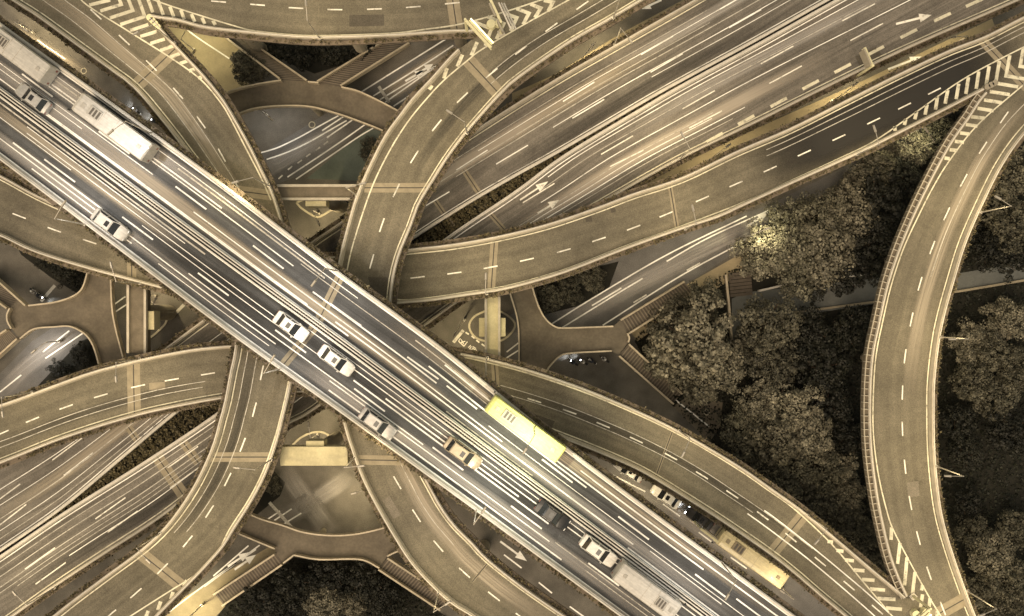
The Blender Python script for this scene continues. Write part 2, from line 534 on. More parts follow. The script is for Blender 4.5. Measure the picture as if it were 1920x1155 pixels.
def on_road(key, f, t):
    Lw, Rw, z, root = ROADS[key]
    k = t * (len(Lw) - 1); i = min(int(k), len(Lw) - 2); u = k - i
    return Lw[i].lerp(Lw[i + 1], u).lerp(Rw[i].lerp(Rw[i + 1], u), f)
def along(key, f, t0, t1, n=40): return [on_road(key, f, t0 + (t1 - t0) * i / (n - 1)) for i in range(n)]
def strip(key, f, t0, t1, w, mat, name='lane_line', dz=0.008, n=40):
    p = along(key, f, t0, t1, n)
    z, root = ROADS[key][2], ROADS[key][3]
    v, ff, uv = sheet(p, z + dz, -w / 2, w / 2)
    o = obj(name, v, ff, M[mat], root, uv)
    if 'film' in mat or mat == 'asph_new':      # the film thins out at both ends
        at = o.data.attributes.new('fade', 'FLOAT', 'POINT')
        k = len(v) // 2
        for i in range(k):
            x = min(i, k - 1 - i) / (k * 0.25)
            for j in (0, 1): at.data[2 * i + j].value = min(1.0, x)
    return o
DASH = {}
def dash(root, px, py, z, ang, L=1.85, w=0.17, mat='white', name='lane_dash', dz=0.012):
    k = (round(L, 2), round(w, 2), mat)
    if k not in DASH:
        DASH[k] = mesh('lane_dash', [(-L / 2, -w / 2, 0), (L / 2, -w / 2, 0), (L / 2, w / 2, 0), (-L / 2, w / 2, 0)], [(0, 1, 2, 3)], M[mat])
    x, y = P(px, py, z)
    return link(name, DASH[k], root, (x, y, z + dz), ang)
def dash_row(root, pts, z, L=1.85, w=0.17, mat='white', name='lane_dash'):
    for i, (x, y) in enumerate(pts):
        a, b = pts[max(i - 1, 0)], pts[min(i + 1, len(pts) - 1)]
        dash(root, x, y, z, math.atan2(-(b[1] - a[1]), b[0] - a[0]), L, w, mat, name)
def bars(root, z, x0, y0, sc, items, w=0.42, mat='cream', name='hatch_marking', dz=0.010):
    """painted bars or chevrons: chains of points read off a zoomed tile"""
    for ch in items:
        p = [Vector(P(x0 + x / sc, y0 + y / sc, z)) for x, y in ch]
        if len(p) == 2:
            v, f, uv = sheet(p, z + dz, -w / 2, w / 2)
        else:
            a, b, c = p
            n1 = normals([a, b])[0]; n2 = normals([b, c])[0]
            mt = (n1 + n2).normalized(); mt = mt / max(0.35, mt.dot(n1))
            v = [(*(q + d * (s * w / 2)), z + dz) for q, d in ((a, n1), (b, mt), (c, n2)) for s in (-1, 1)]
            f = []
            for i in (0, 2):
                q = (i, i + 2, i + 3, i + 1)
                e, g, h = (Vector(v[t][:2]) for t in q[:3])
                f.append(q if (g - e).cross(h - g) > 0 else q[::-1])
            uv = [(0, 0)] * 6
        obj(name, v, f, M[mat], root, uv)
def pline(root, z, pts, w=0.17, mat='white', name='lane_line', dz=0.008, curve=True):
    q = [P(x, y, z) for x, y in pts]
    p = catmull(q, max(6, len(q) * 6)) if curve and len(q) > 2 else [Vector(t) for t in q]
    v, f, uv = sheet(p, z + dz, -w / 2, w / 2)
    return obj(name, v, f, M[mat], root, uv)
def joint(root, a, b, z, w=0.85):
    """expansion joint across a deck: two concrete nosings and the rubber between"""
    p0, p1 = Vector(P(*a, z)), Vector(P(*b, z))
    n = normals([p0, p1])[0]
    o = [-w / 2, -0.07, 0.07, w / 2]
    v = [(*(p + n * k), z + 0.005) for p in (p0, p1) for k in o]
    f = [(j, 4 + j, 5 + j, j + 1) for j in range(3)]
    e, g, h = (Vector(v[t][:2]) for t in f[0][:3])
    if (g - e).cross(h - g) < 0: f = [q[::-1] for q in f]
    obj('expansion_joint', v, f, [M['joint'], M['rubber']], root, None, [0, 1, 0])
def arrow(root, a, b, z, w=0.22, head=0.55, mat='white', dz=0.010):
    p0, p1 = Vector(P(*a, z)), Vector(P(*b, z))
    d = (p1 - p0); L = d.length; d.normalize(); n = Vector((-d.y, d.x))
    hl = min(1.7, L * 0.42)
    s = p1 - d * hl
    pts = [p0 - n * w / 2, s - n * w / 2, s - n * head, p1, s + n * head, s + n * w / 2, p0 + n * w / 2]
    v = [(*q, z + dz) for q in pts]
    obj('arrow_marking', v, [(0, 1, 5, 6), (1, 2, 3), (1, 3, 5), (3, 4, 5)], M[mat], root)
def pier(root, px, py, z, r=0.9, zr=None):
    x, y = P(px, py, z)
    mb = MB()
    mb.bar((x, y, 0), (x, y, z - 2.4), r, r, 14)
    mb.frustum([(x - r, y - r), (x + r, y - r), (x + r, y + r), (x - r, y + r)],
               [(x - 2.2, y - 1.1), (x + 2.2, y - 1.1), (x + 2.2, y + 1.1), (x - 2.2, y + 1.1)], z - 2.6, z - 1.45)
    mb.build('pier', M['concd'], root)
def new_road(name, label):
    return tag(empty(name), label, 'road', kind='structure')

ZM, ZV, ZH, ZE, ZF = 25.0, 19.5, 14.5, 9.5, 5.6

# --- ground
g = 320
ground = obj('ground', [(-g, -g, 0), (g, -g, 0), (g, g, 0), (-g, g, 0)], [(0, 1, 2, 3)], M['street'])
tag(ground, 'dark asphalt street level far below the flyovers', 'ground', kind='structure')

# --- main highway (top level, north-west to south-east)
MU = [(-80,-20),(0,42),(207,190),(417,343),(637,510),(823,646),(1007,795),(1223,958),(1440,1117),(1540,1190)]
ML = [(-80,240),(0,300),(207,456),(443,634),(633,770),(840,920),(1040,1066),(1230,1205)]
MM = [(-80,115),(0,174),(247,356),(487,532),(640,643),(923,853),(1157,1027),(1380,1195)]
rngM = random.Random(11)
main = new_road('elevated_highway', 'wide grey dual carriageway on the top level crossing from upper left to lower right')
carriageway('MU', main, MU, MM, ZM, M['asph_main'], 60)
carriageway('ML', main, MM, ML, ZM, M['asph_main'], 60)
parapet(main, MU, MM, ZM, rng=rngM, n=90, mat='concw', line=False, dens=34)
parapet(main, ML, MM, ZM, rng=rngM, n=90, mat='concw', line=False, dens=34)
pm = edge_world(MM, ZM, 120)
for s in (-1, 1):
    v, f = sweep(pm, ZM, [(0.28 * s, 0), (0.28 * s, 0.75), (0.42 * s, 0.75), (0.42 * s, 0)], 1)
    if s < 0: f = [q[::-1] for q in f]
    obj('median_rail', v, f, M['concw'], main)
mb = MB()
pe = even(pm, 330); nn = normals(pe)
for i_, (c, n) in enumerate(zip(pe, nn)):
    if not (0.40 < i_ / 330 < 0.475 or 0.19 < i_ / 330 < 0.26 or 0.62 < i_ / 330 < 0.68): continue
    a = Vector((c.x, c.y, ZM + 0.45)) - Vector((n.x, n.y, 0)) * 0.26
    b = Vector((c.x, c.y, ZM + 0.45)) + Vector((n.x, n.y, 0)) * 0.26
    mb.bar(a, b, 0.06, 0.06, 4)
v, f = sweep(pm, ZM, [(-0.07, 0), (-0.07, 0.6), (0.07, 0.6), (0.07, 0)], 1)
obj('median_rail', v, f, M['concw'], main)
mb.build('anti_glare_slats', M['concd'], main)['kind'] = 'stuff'
for key, fs in (('MU', [(0.085, 0.17, 0, 1, 'line'), (0.93, 0.17, 0, 1, 'line')]), ('ML', [(0.075, 0.17, 0, 1, 'line'), (0.915, 0.17, 0, 1, 'line')])):
    for f_, w, a, b, m_ in fs: strip(key, f_, a, b, w, m_, 'edge_line', 0.008, 60)
# thin vehicle light trails painted on the deck, broken at random
for key, fs in (('MU', [0.20, 0.245, 0.33, 0.41, 0.60, 0.69, 0.80, 0.86]), ('ML', [0.16, 0.25, 0.32, 0.39, 0.62, 0.70, 0.80])):
    for f_ in fs:
        t = rngM.uniform(0, 0.12)
        while t < 0.97:
            e = min(1.0, t + rngM.uniform(0.08, 0.42))
            strip(key, f_ + rngM.uniform(-0.03, 0.03), t, e, rngM.choice((0.09, 0.13, 0.18)), rngM.choice(('line', 'linedim', 'line', 'line', 'line')), 'light_trail_line', 0.0075 + 0.0004 * rngM.random(), 24)
            t = e + rngM.uniform(0.02, 0.2)
for key, f_, a, b, w, m_ in (('MU', .30, -.0, .34, 2.6, 'filmw'), ('MU', .30, .0, .26, 2.2, 'filmw'), ('MU', .72, .0, .30, 2.4, 'filmw'), ('MU', .62, .02, .2, 1.5, 'filmw'), ('MU', .74, .14, .5, 2.2, 'film'), ('MU', .74, .36, .62, 1.9, 'film'), ('MU', .76, .62, .98, 1.7, 'filmw'), ('MU', .22, .5, .98, 1.5, 'film'),
                          ('ML', .70, .05, .42, 1.9, 'filmw'), ('ML', .73, .46, .66, 2.2, 'filmw'), ('ML', .28, .55, .72, 2.2, 'filmw'), ('ML', .5, .22, .5, 5.0, 'filmd'), ('ML', .72, .0, .26, 2.2, 'filmw'), ('ML', .30, .0, .30, 1.7, 'film'), ('ML', .30, .30, .95, 1.8, 'filmd'), ('ML', .70, .52, .99, 2.0, 'filmw'), ('ML', .16, .0, .25, 1.2, 'filmd')):  # pale strips paint vehicle light smears into the deck colour
    film_k = globals().get('film_k', 0) + 1
    strip(key, f_, a, b, w, m_, 'trail_and_wear_track', 0.002 + 0.0003 * film_k, 50)
dash_row(main, [(70,160),(214,267),(358,371),(503,482),(648,590),(793,690),(866,745),(1045,883),(1188,990),(1332,1098)], ZM, 4.6, 0.19, 'line')
dash_row(main, [(-30,215),(112,320),(258,428),(400,533),(545,640),(693,750),(840,860),(987,970),(1132,1077)], ZM, 4.6, 0.19, 'line')
joint(main, (638,518), (597,602), ZM, 1.1)
joint(main, (592,610), (528,688), ZM, 1.1)
for x, y in ((60,180),(330,400),(520,560),(760,720),(1010,900),(1250,1080)): pier(main, x, y, ZM, 1.1)

# --- vertical ramps
def road(key, name, label, Lpx, Rpx, z, pl, pr, mat='asph_ramp', n=80, plantL=True, plantR=True, lineL=True, lineR=True, seed=1, dens=26, insets=(0.62, 0.62)):
    r = new_road(name, label)
    rg = random.Random(seed)
    carriageway(key, r, Lpx, Rpx, z, M[mat], n)
    parapet(r, Lpx, Rpx, z, pl[0], pl[1], plantL, lineL, n, rng=rg, dens=dens, inset=insets[0])
    parapet(r, Rpx, Lpx, z, pr[0], pr[1], plantR, lineR, n, rng=rg, dens=dens, inset=insets[1])
    return r
V1L = [(-30,-38),(20,0),(67,30),(133,78),(200,127),(250,165),(300,223),(350,288),(383,333),(410,390),(430,460),(440,540),(441,642),(430,702),(420,755),(413,780),(397,837),(367,903),(333,957),(300,997),(260,1033),(200,1077),(133,1127),(100,1153),(40,1197)]
V1R = [(190,-60),(235,-10),(283,32),(333,87),(383,140),(417,182),(433,207),(467,267),(493,320),(513,363),(533,428),(548,500),(555,580),(553,660),(547,718),(533,780),(520,830),(500,887),(473,940),(437,997),(420,1025),(385,1065),(349,1102),(297,1155),(240,1215)]
v1 = road('V1', 'flyover_ramp', 'curved ramp sweeping from the upper left under the highway to the lower left corner', V1L, V1R, ZV, (0, 24), (2, 24), seed=21, lineR=False)
V2L = [(1120,-70),(1010,-5),(930,42),(860,90),(807,147),(773,183),(750,213),(723,250),(700,293),(677,343),(663,380),(653,415),(640,465),(632,505),(628,560),(628,640),(633,720),(643,790),(660,847),(680,900),(707,953),(740,1010),(773,1060),(820,1110),(853,1137),(883,1155),(940,1195)]
V2R = [(1290,-50),(1207,0),(1140,40),(1067,82),(973,147),(940,177),(907,213),(873,253),(840,297),(813,340),(787,383),(773,422),(750,478),(738,528),(733,580),(732,640),(739,720),(756,800),(780,860),(808,912),(827,947),(853,983),(887,1017),(913,1045),(973,1093),(1040,1140),(1100,1180)]
v2 = road('V2', 'flyover_ramp', 'curved ramp from the upper right passing under the highway to the bottom centre', V2L, V2R, ZV, (3, 26), (0, 26), seed=22, lineL=False)
V3U = [(120,-130),(300,-80),(480,-55),(620,-50),(780,-55),(950,-80),(1100,-130)]
V3L = [(190,-20),(240,12),(283,32),(333,40),(383,53),(467,63),(567,72),(640,72),(740,68),(840,61),(903,58),(960,38),(1040,5),(1120,-30)]
v3 = road('V3', 'flyover_ramp', 'shallow curved ramp along the top edge joining the two upright ramps', V3U, V3L, ZV - 0.02, (0, 6), (2, 10), seed=23, plantL=False, lineR=False)

H1U = [(-60,300),(0,327),(70,365),(150,400),(250,437),(400,468),(520,478),(640,480),(765,466),(840,458),(907,447),(973,433),(1040,415),(1127,385),(1187,362),(1280,331),(1380,283),(1480,240),(1580,190),(1680,140),(1780,93),(1847,67),(1920,30),(1990,0)]
H1L = [(-60,425),(0,443),(50,467),(100,485),(167,505),(233,523),(307,542),(400,566),(500,580),(600,583),(700,576),(747,570),(807,565),(873,555),(940,545),(1007,528),(1073,507),(1173,468),(1280,430),(1347,408),(1397,385),(1480,347),(1567,308),(1620,284),(1680,254),(1780,203),(1847,168),(1920,130),(1990,95)]
h1 = road('H1', 'flyover_ramp', 'long ramp from the left edge under the highway to the upper right corner', H1U, H1L, ZH, (0, 23), (0, 26), seed=24, lineR=False, n=110)
H2U = [(-60,780),(0,758),(33,747),(100,722),(167,698),(233,680),(300,665),(367,653),(430,647),(520,640),(620,640),(720,645),(800,652),(853,660),(907,670),(973,687),(1040,708),(1107,732),(1190,767),(1260,800),(1327,837),(1393,877),(1440,910),(1507,958),(1573,1013),(1640,1070),(1697,1118),(1760,1180),(1800,1220)]
H2L = [(-60,893),(0,870),(33,857),(100,830),(167,807),(233,787),(300,770),(417,748),(520,738),(620,735),(720,742),(820,757),(920,780),(1000,803),(1073,830),(1140,857),(1207,888),(1293,940),(1360,983),(1440,1038),(1490,1077),(1540,1120),(1580,1153),(1640,1205)]
h2 = road('H2', 'flyover_ramp', 'long arched ramp from the left edge under the highway to the lower right', H2U, H2L, ZH, (0, 26), (0, 23), seed=25, lineL=False, n=110)
R8L = [(2000,30),(1930,95),(1847,172),(1813,220),(1780,267),(1747,327),(1715,392),(1687,458),(1663,528),(1647,598),(1633,668),(1628,752),(1630,837),(1640,920),(1653,987),(1670,1053),(1697,1118),(1730,1180),(1760,1230)]
R8R = [(2060,120),(1985,185),(1920,253),(1880,310),(1847,375),(1813,452),(1790,525),(1770,598),(1760,652),(1753,718),(1752,770),(1753,837),(1758,903),(1768,970),(1787,1037),(1810,1103),(1830,1155),(1860,1220)]
r8 = road('R8', 'flyover_ramp', 'curved ramp on the right beside the dark park trees', R8L, R8R, ZH - 0.02, (2, 16), (0, 17), seed=26, plantL=False, lineL=False)

# crenellated left wall of the right-hand ramp: a post every few metres on a brown kerb
p8 = sub_poly(R8L, 2, 16, ZH, 160); n8 = normals(p8)
tgt = Vector(P(1753, 750, ZH)); s8 = 1 if n8[80].dot(tgt - p8[80]) > 0 else -1
v, f = sweep(p8, ZH, [(-0.02, -0.4), (-0.02, 0.55), (-0.62, 0.55), (-0.62, -0.4)], s8)
obj('ledge', v, f, M['beamd'], r8)
pmesh = mesh('parapet_post', *(lambda b: (b.v, b.f))(MB().box(-0.05, 0.05, -0.36, 0.36, -0.1, 0.8)), M['conc'])
for i in range(2, 160, 2):
    c = p8[i] - n8[i] * (0.30 * s8)
    link('parapet_post', pmesh, r8, (c.x, c.y, ZH), math.atan2(n8[i].y, n8[i].x) + math.pi / 2)
v, f = sweep(p8, ZH, [(-0.56, 0.9), (-0.56, 1.0), (-0.66, 1.0), (-0.66, 0.9)], s8)
obj('handrail', v, f, M['conc'], r8)

dash_row(v2, [(1092,10),(1034,51),(977,94),(922,137),(867,183),(819,235),(777,294),(743,357),(716,422),(697,490)], ZV)
dash_row(v2, [(745,905),(781,967),(822,1024),(871,1074),(926,1118),(978,1158)], ZV)
dash_row(v1, [(130,-20),(180,27),(233,75),(284,123),(334,175),(377,229),(416,291),(447,353)], ZV)
dash_row(v1, [(491,699),(477,768),(455,834),(427,899),(393,959),(352,1015),(305,1066),(255,1112),(207,1152)], ZV)
dash_row(v3, [(410,3),(483,9),(555,15),(628,18),(702,17),(775,13),(848,6)], ZV)
dash_row(h1, [(-30,380),(36,405),(102,431),(168,453)], ZH)
dash_row(h1, [(783,520),(852,512),(920,501),(988,487),(1057,470),(1123,449),(1188,427),(1249,402),(1317,373),(1380,345),(1444,317),(1508,287),(1573,258),(1638,227),(1696,199),(1752,171)], ZH)
dash_row(r8, [(1883,220),(1843,277),(1807,338),(1775,401),(1748,464),(1725,532),(1709,599),(1697,668),(1692,736),(1692,804),(1697,875),(1707,943),(1722,1009),(1742,1075),(1768,1141)], ZH)
dash_row(h2, [(390,701),(322,712),(259,724),(189,742),(124,763),(61,787),(4,812)], ZH)
dash_row(h2, [(1002,751),(1068,772),(1131,797),(1193,825),(1258,856),(1316,891),(1373,927),(1430,967),(1483,1008),(1538,1053),(1592,1098),(1645,1143)], ZH)

# gore markings
bars(v1, ZV, 160, 0, 5.333, [[(40,50),(250,0)], [(150,110),(360,45),(335,-20)], [(245,180),(475,105),(425,-20)], [(350,245),(595,165),(530,-20)], [(450,305),(630,245)], [(550,365),(715,315)], [(650,435),(795,390)], [(750,505),(905,450)], [(850,570),(945,535)], [(945,635),(1020,610)], [(1035,710),(1095,690)], [(1130,780),(1165,770)]])
bars(v3, ZV, 160, 0, 5.333, [[(615,-40),(675,125)], [(725,0),(780,150)], [(845,65),(885,170)], [(955,100),(990,195)], [(1060,140),(1095,220)], [(1165,175),(1195,240)], [(1275,205),(1300,250)]])
pline(v1, ZV, [(140,-20),(160,7),(240,58),(321,109),(375,148),(412,190),(432,222),(462,280),(488,330),(508,375)], 0.17, 'cream', 'edge_line')
pline(v3, ZV, [(270,-10),(289,0),(347,20),(441,49),(479,58),(560,66),(640,66),(740,62),(790,56)], 0.17, 'cream', 'edge_line')
bars(v2, ZV, 820, 0, 7.22, [[(480,290),(730,390),(650,620)], [(680,225),(900,320),(800,530)], [(890,175),(1075,240),(990,420)], [(1070,115),(1240,180),(1160,330)], [(1260,55),(1400,110),(1320,240)], [(1440,5),(1565,30),(1500,150)], [(540,570),(460,750)], [(340,740),(270,900)]], 0.45)
bars(v2, ZV, 0, 0, 1, [[(838,128),(832,147)], [(810,160),(805,168)]], 0.45)
pline(v3, ZV, [(790,56),(859,46),(934,26),(1014,0),(1060,-18)], 0.19, 'cream', 'edge_line', 0.012)
pline(v2, ZV, [(1090,-15),(1066,0),(981,47),(903,93),(877,113),(833,150),(800,185),(765,228),(732,280),(702,340),(680,400),(660,465),(650,510)], 0.17, 'cream', 'edge_line', 0.012)
bars(h1, ZH, 1640, 20, 4.125, [[(155,895),(158,930)], [(240,840),(230,885)], [(325,780),(310,840)], [(405,725),(390,805)], [(485,670),(470,765)], [(565,615),(545,720)], [(650,565),(630,685)], [(725,515),(705,645)], [(805,470),(785,605)], [(885,430),(862,575)], [(965,390),(935,560),(1110,590)], [(1045,345),(1015,505),(1175,530)], [(1150,290),(1125,430),(1200,440)]], 0.45, 'cream', dz=0.014)
bars(r8, ZH, 1640, 20, 4.125, [[(890,625),(1045,650)], [(845,690),(985,712)], [(795,755),(920,775)], [(745,820),(850,832)], [(705,880),(795,893)], [(660,945),(735,955)], [(620,1010),(690,1020)], [(580,1075),(640,1082)], [(540,1140),(580,1145)]], 0.45)
pline(h1, ZH, [(700,545),(747,562),(807,558),(873,548),(940,538),(1007,521),(1073,500),(1173,461),(1280,423),(1397,378),(1480,340),(1567,300),(1640,264),(1722,207),(1810,146),(1920,88),(1990,55)], 0.17, 'cream', 'edge_line', 0.014)
pline(r8, ZH, [(1990,98),(1920,158),(1834,233),(1781,300),(1750,350),(1722,405),(1694,466),(1671,535),(1655,603),(1642,670),(1637,752),(1638,820),(1647,890),(1662,955),(1678,1000),(1734,1105),(1764,1155),(1800,1210)], 0.17, 'cream', 'edge_line', 0.014)
bars(h2, ZH, 1560, 1000, 5.333, [[(-45,80),(10,88)], [(45,170),(115,180)], [(130,265),(220,275)], [(215,365),(325,375)], [(300,460),(425,470)], [(380,555),(530,568)], [(455,650),(635,660)], [(540,745),(700,760)]], 0.45)
bars(r8, ZH, 1560, 1000, 5.333, [[(595,-60),(590,65)], [(680,95),(655,305)], [(750,240),(725,520)], [(830,385),(800,650)], [(905,520),(895,570)], [(905,610),(885,740)], [(980,650),(960,827)], [(1055,780),(1045,850)]], 0.45)
pline(h2, ZH, [(862,668),(907,678),(973,695),(1040,716),(1107,740),(1190,775),(1260,808),(1327,845),(1393,886),(1440,919),(1490,955),(1560,1021),(1616,1088),(1672,1154),(1720,1210)], 0.17, 'cream', 'edge_line', 0.014)
bars(v1, ZV, 0, 840, 3.667, [[(1285,910),(1265,950)], [(1190,990),(1175,1040)], [(1105,1055),(1085,1115)], [(1020,1120),(1000,1170)]], 0.45)
pline(v1, ZV, [(549,660),(540,720),(527,778),(513,828),(493,884),(466,937),(430,993),(404,1042),(363,1080),(322,1106),(245,1155),(200,1185)], 0.17, 'cream', 'edge_line')
# thin vehicle light trails painted as lines on the ramps
for key, f_, a, b in (('V1', .20, .56, .80), ('V1', .36, .56, .80), ('V1', .26, .02, .40), ('V1', .44, .02, .40), ('V2', .60, .02, .22), ('V2', .74, .02, .24), ('H2', .42, .52, .86), ('H2', .55, .52, .80), ('H2', .62, .03, .24), ('H2', .72, .0, .24), ('H1', .20, .72, .99), ('H1', .31, .72, .97), ('R8', .66, .12, .42), ('V2', .70, .68, .84)):
    strip(key, f_, a, b, 0.09, 'linedim', 'light_trail_line', 0.009)
strip('H2', .40, .80, 1.0, 0.16, 'line', 'light_trail_line', 0.009)
strip('H2', .62, .80, 1.0, 0.16, 'line', 'light_trail_line', 0.009)
strip('V1', .35, .0, .42, 2.3, 'film', 'trail_and_wear_track', 0.004)  # pale strips on the ramps are painted vehicle light trails
strip('V2', .70, .66, 1.0, 2.3, 'film', 'trail_and_wear_track', 0.004)
strip('V2', .66, .0, .40, 1.7, 'filmd', 'trail_and_wear_track', 0.004)
strip('R8', .66, .10, .62, 2.2, 'film', 'trail_and_wear_track', 0.004)
strip('V1', .27, .55, .82, 1.5, 'filmd', 'trail_and_wear_track', 0.004)
strip('H2', .5, .52, .90, 1.6, 'filmd', 'trail_and_wear_track', 0.004)
strip('H2', .67, .0, .25, 1.5, 'filmd', 'trail_and_wear_track', 0.004)
strip('H1', .46, .70, .97, 8.2, 'asph_new', 'resurfaced_lane', 0.002, 60)

for a, b, r_, z_, w_ in (((335,85),(250,166),v1,ZV,1.7), ((425,355),(508,366),v1,ZV,1.3), ((683,352),(806,352),v2,ZV,1.2), ((877,112),(938,178),v2,ZV,1.7), ((927,453),(921,541),h1,ZH,1.0), ((1256,346),(1270,430),h1,ZH,0.6),
                         ((1841,75),(1925,165),h1,ZH,1.2), ((247,440),(247,520),h1,ZH,1.2), ((250,682),(252,778),h2,ZH,1.7), ((387,857),(508,857),v1,ZV,1.2), ((263,1037),(345,1103),v1,ZV,1.6), ((667,862),(780,864),v2,ZV,1.2),
                         ((927,679),(934,776),h2,ZH,0.9), ((1508,964),(1447,1038),h2,ZH,1.6), ((1818,1118),(1735,1165),r8,ZH,1.7), ((848,-5),(857,55),v3,ZV,1.6), ((1263,803),(1230,893),h2,ZH,0.35), ((886,1090),(915,1055),v2,ZV,0.3)):
    joint(r_, a, b, z_, w_)
for r_, z_, pts in ((v1, ZV, ((150,40),(380,220),(470,430),(480,720),(390,970),(240,1110))), (v2, ZV, ((1000,70),(800,260),(690,440),(690,700),(760,930),(900,1090))), (v3, ZV, ((420,20),(640,25),(850,5))),
                    (h1, ZH, ((60,400),(230,480),(900,500),(1150,440),(1400,335),(1650,215),(1850,110))), (h2, ZH, ((60,790),(250,725),(920,720),(1130,795),(1350,910),(1560,1080))), (r8, ZH, ((1840,300),(1745,480),(1695,680),(1690,860),(1740,1060)))):
    for x, y in pts: pier(r_, x, y, z_)

def repair(root, z, px, mat):
    flat('asphalt_patch', [P(x, y, z) for x, y in px], z + 0.003, M[mat], root)
repair(h2, ZH, [(279,718),(309,716),(310,730),(280,732)], 'joint')
repair(h1, ZH, [(1097,406),(1109,404),(1111,415),(1099,417)], 'patch_d')
repair(h1, ZH, [(1144,391),(1153,389),(1155,397),(1146,399)], 'patch_d')
repair(v1, ZV, [(369,246),(375,243),(399,284),(393,288)], 'patch_d')
repair(main, ZM, [(302,286),(315,293),(309,304),(297,297)], 'rep_l')
repair(v2, ZV, [(690,520),(740,520),(737,560),(700,552)], 'patch_d')
repair(h2, ZH, [(1000,775),(1040,790),(1033,806),(992,792)], 'patch_d')
repair(r8, ZH, [(1700,905),(1722,902),(1724,930),(1703,933)], 'rep_l')
repair(v3, ZV, [(655,28),(720,27),(720,48),(655,50)], 'patch_d')
repair(v2, ZV, [(730,930),(752,965),(738,973),(717,938)], 'rep_l')

# --- expressway below the ramps (lower left to upper right)
EU = [(1400,-60),(1300,0),(1160,80),(1033,153),(890,243),(760,330),(640,415),(577,458),(383,598),(310,652),(200,727),(100,790),(0,850),(-80,898)]
EMU = [(1640,-47),(1547,5),(1413,80),(1280,152),(1207,193),(1057,281),(960,335),(873,386),(770,452),(640,545),(480,660),(333,773),(220,868),(113,957),(0,1035),(-80,1088)]
EML = [(1643,-44),(1550,8),(1416,83),(1283,155),(1210,197),(1060,288),(965,358),(830,450),(700,555),(560,655),(407,773),(270,865),(116,962),(3,1039),(-77,1092)]
EL = [(2010,-45),(1907,3),(1713,87),(1580,150),(1413,233),(1280,297),(1153,368),(1040,435),(950,500),(857,568),(793,615),(595,765),(540,797),(420,880),(303,970),(200,1037),(100,1103),(20,1160),(-60,1215)]
ex = new_road('expressway', 'broad dual carriageway below the ramps running from lower left to upper right')
carriageway('EU', ex, EU, EMU, ZE, M['asph_exp'], 70)
carriageway('EL', ex, EML, EL, ZE, M['asph_exp'], 70)
rE = random.Random(31)
parapet(ex, EU, EMU, ZE, rng=rE, n=90)
parapet(ex, EL, EML, ZE, rng=rE, n=90)
parapet(ex, EMU, EU, ZE, rng=rE, n=90, plant=False, mat='concw', linemat='line')
parapet(ex, EML, EL, ZE, rng=rE, n=90, plant=False, mat='concw', linemat='line')
up, lp = edge_world(EMU, ZE, 120), edge_world(EML, ZE, 120)
v = [(*p, ZE - 0.25) for p in up] + [(*p, ZE - 0.25) for p in lp]
f = [(i, 120 + i, 121 + i, i + 1) for i in range(119)]
obj('median_bed', v, f, M['soil'], ex)
out = ([], [])
for _ in range(13000):
    i = rE.randrange(24, 108)
    a, b = up[i].lerp(up[i + 1], rE.random()), lp[i].lerp(lp[i + 1], rE.random())
    w = (b - a).length
    if w < 0.7: continue
    t = rE.uniform(0.05, 0.95)
    c = a.lerp(b, t)
    leaf_quads(out, Vector((c.x, c.y, ZE + 0.75 * rE.uniform(0.3, 1.0) * (1 - 0.4 * abs(2 * t - 1)))), 0.2, rE, 0.2)
obj('median_hedge', out[0], out[1], M['shrub'], ex)['kind'] = 'stuff'
for pts in ([(813,377),(960,290),(1103,204),(1250,118),(1397,35)], [(885,300),(1085,172),(1232,85),(1380,0)]):
    dash_row(ex, pts, ZE, 5.0, 0.16, 'line')
for pts in ([(1010,362),(1157,272),(1310,187),(1457,103),(1610,23)], [(1175,297),(1323,224),(1473,140),(1625,60)], [(126,842),(10,928)], [(147,870),(22,967)], [(343,857),(207,953),(75,1047)], [(347,895),(230,978),(95,1075)]):
    dash_row(ex, pts, ZE, 5.0, 0.16, 'white')
dash_row(ex, [(1340,258),(1399,225),(1460,192),(1520,159),(1580,128),(1642,95),(1704,63),(1767,32),(1827,5)], ZE, 2.5, 0.42, 'cream')
for key, f_, a, b in (('EU', .22, .08, .40), ('EU', .30, .05, .36), ('EU', .40, .10, .42), ('EU', .47, .03, .40), ('EU', .60, .0, .30), ('EU', .70, .0, .2), ('EU', .36, .66, 1.0), ('EU', .52, .62, 1.0), ('EU', .66, .62, 1.0), ('EU', .78, .6, .99), ('EU', .86, .62, 1.0), ('EU', .12, .8, 1.),
                      ('EL', .12, .0, .36), ('EL', .22, .05, .38), ('EL', .40, .02, .40), ('EL', .55, .25, .45), ('EL', .62, .26, .46), ('EL', .70, .24, .45), ('EL', .77, .26, .46), ('EL', .18, .60, 1.), ('EL', .30, .60, 1.), ('EL', .45, .60, 1.), ('EL', .53, .60, .98), ('EL', .60, .62, .95), ('EL', .68, .6, .9)):
    strip(key, f_, a, b, rE.choice((0.08, 0.11)), rE.choice(('line', 'line', 'linedim')), 'light_trail_line', 0.007)  # thin light trails painted as lines along the expressway
for key, f_, a, b, w, m_ in (('EL', .58, .14, .47, 2.3, 'filmp'), ('EU', .34, .26, .47, 2.4, 'filmp'), ('EU', .80, .62, .80, 2.2, 'filmp'), ('EU', .35, .15, .42, 2.2, 'film'), ('EL', .62, .28, .46, 2.0, 'filmw'), ('EU', .62, .6, .98, 2.2, 'film'), ('EU', .30, .0, .2, 2.0, 'filmw'), ('EU', .80, .05, .4, 2.0, 'filmd'), ('EL', .2, .0, .3, 2.2, 'filmw'), ('EL', .75, .62, .98, 2.2, 'filmd')):
    strip(key, f_, a, b, w, m_, 'trail_and_wear_track', 0.0025 + 0.0007 * (film_k := film_k % 5 + 1))  # pale bands paint the light trails of expressway traffic
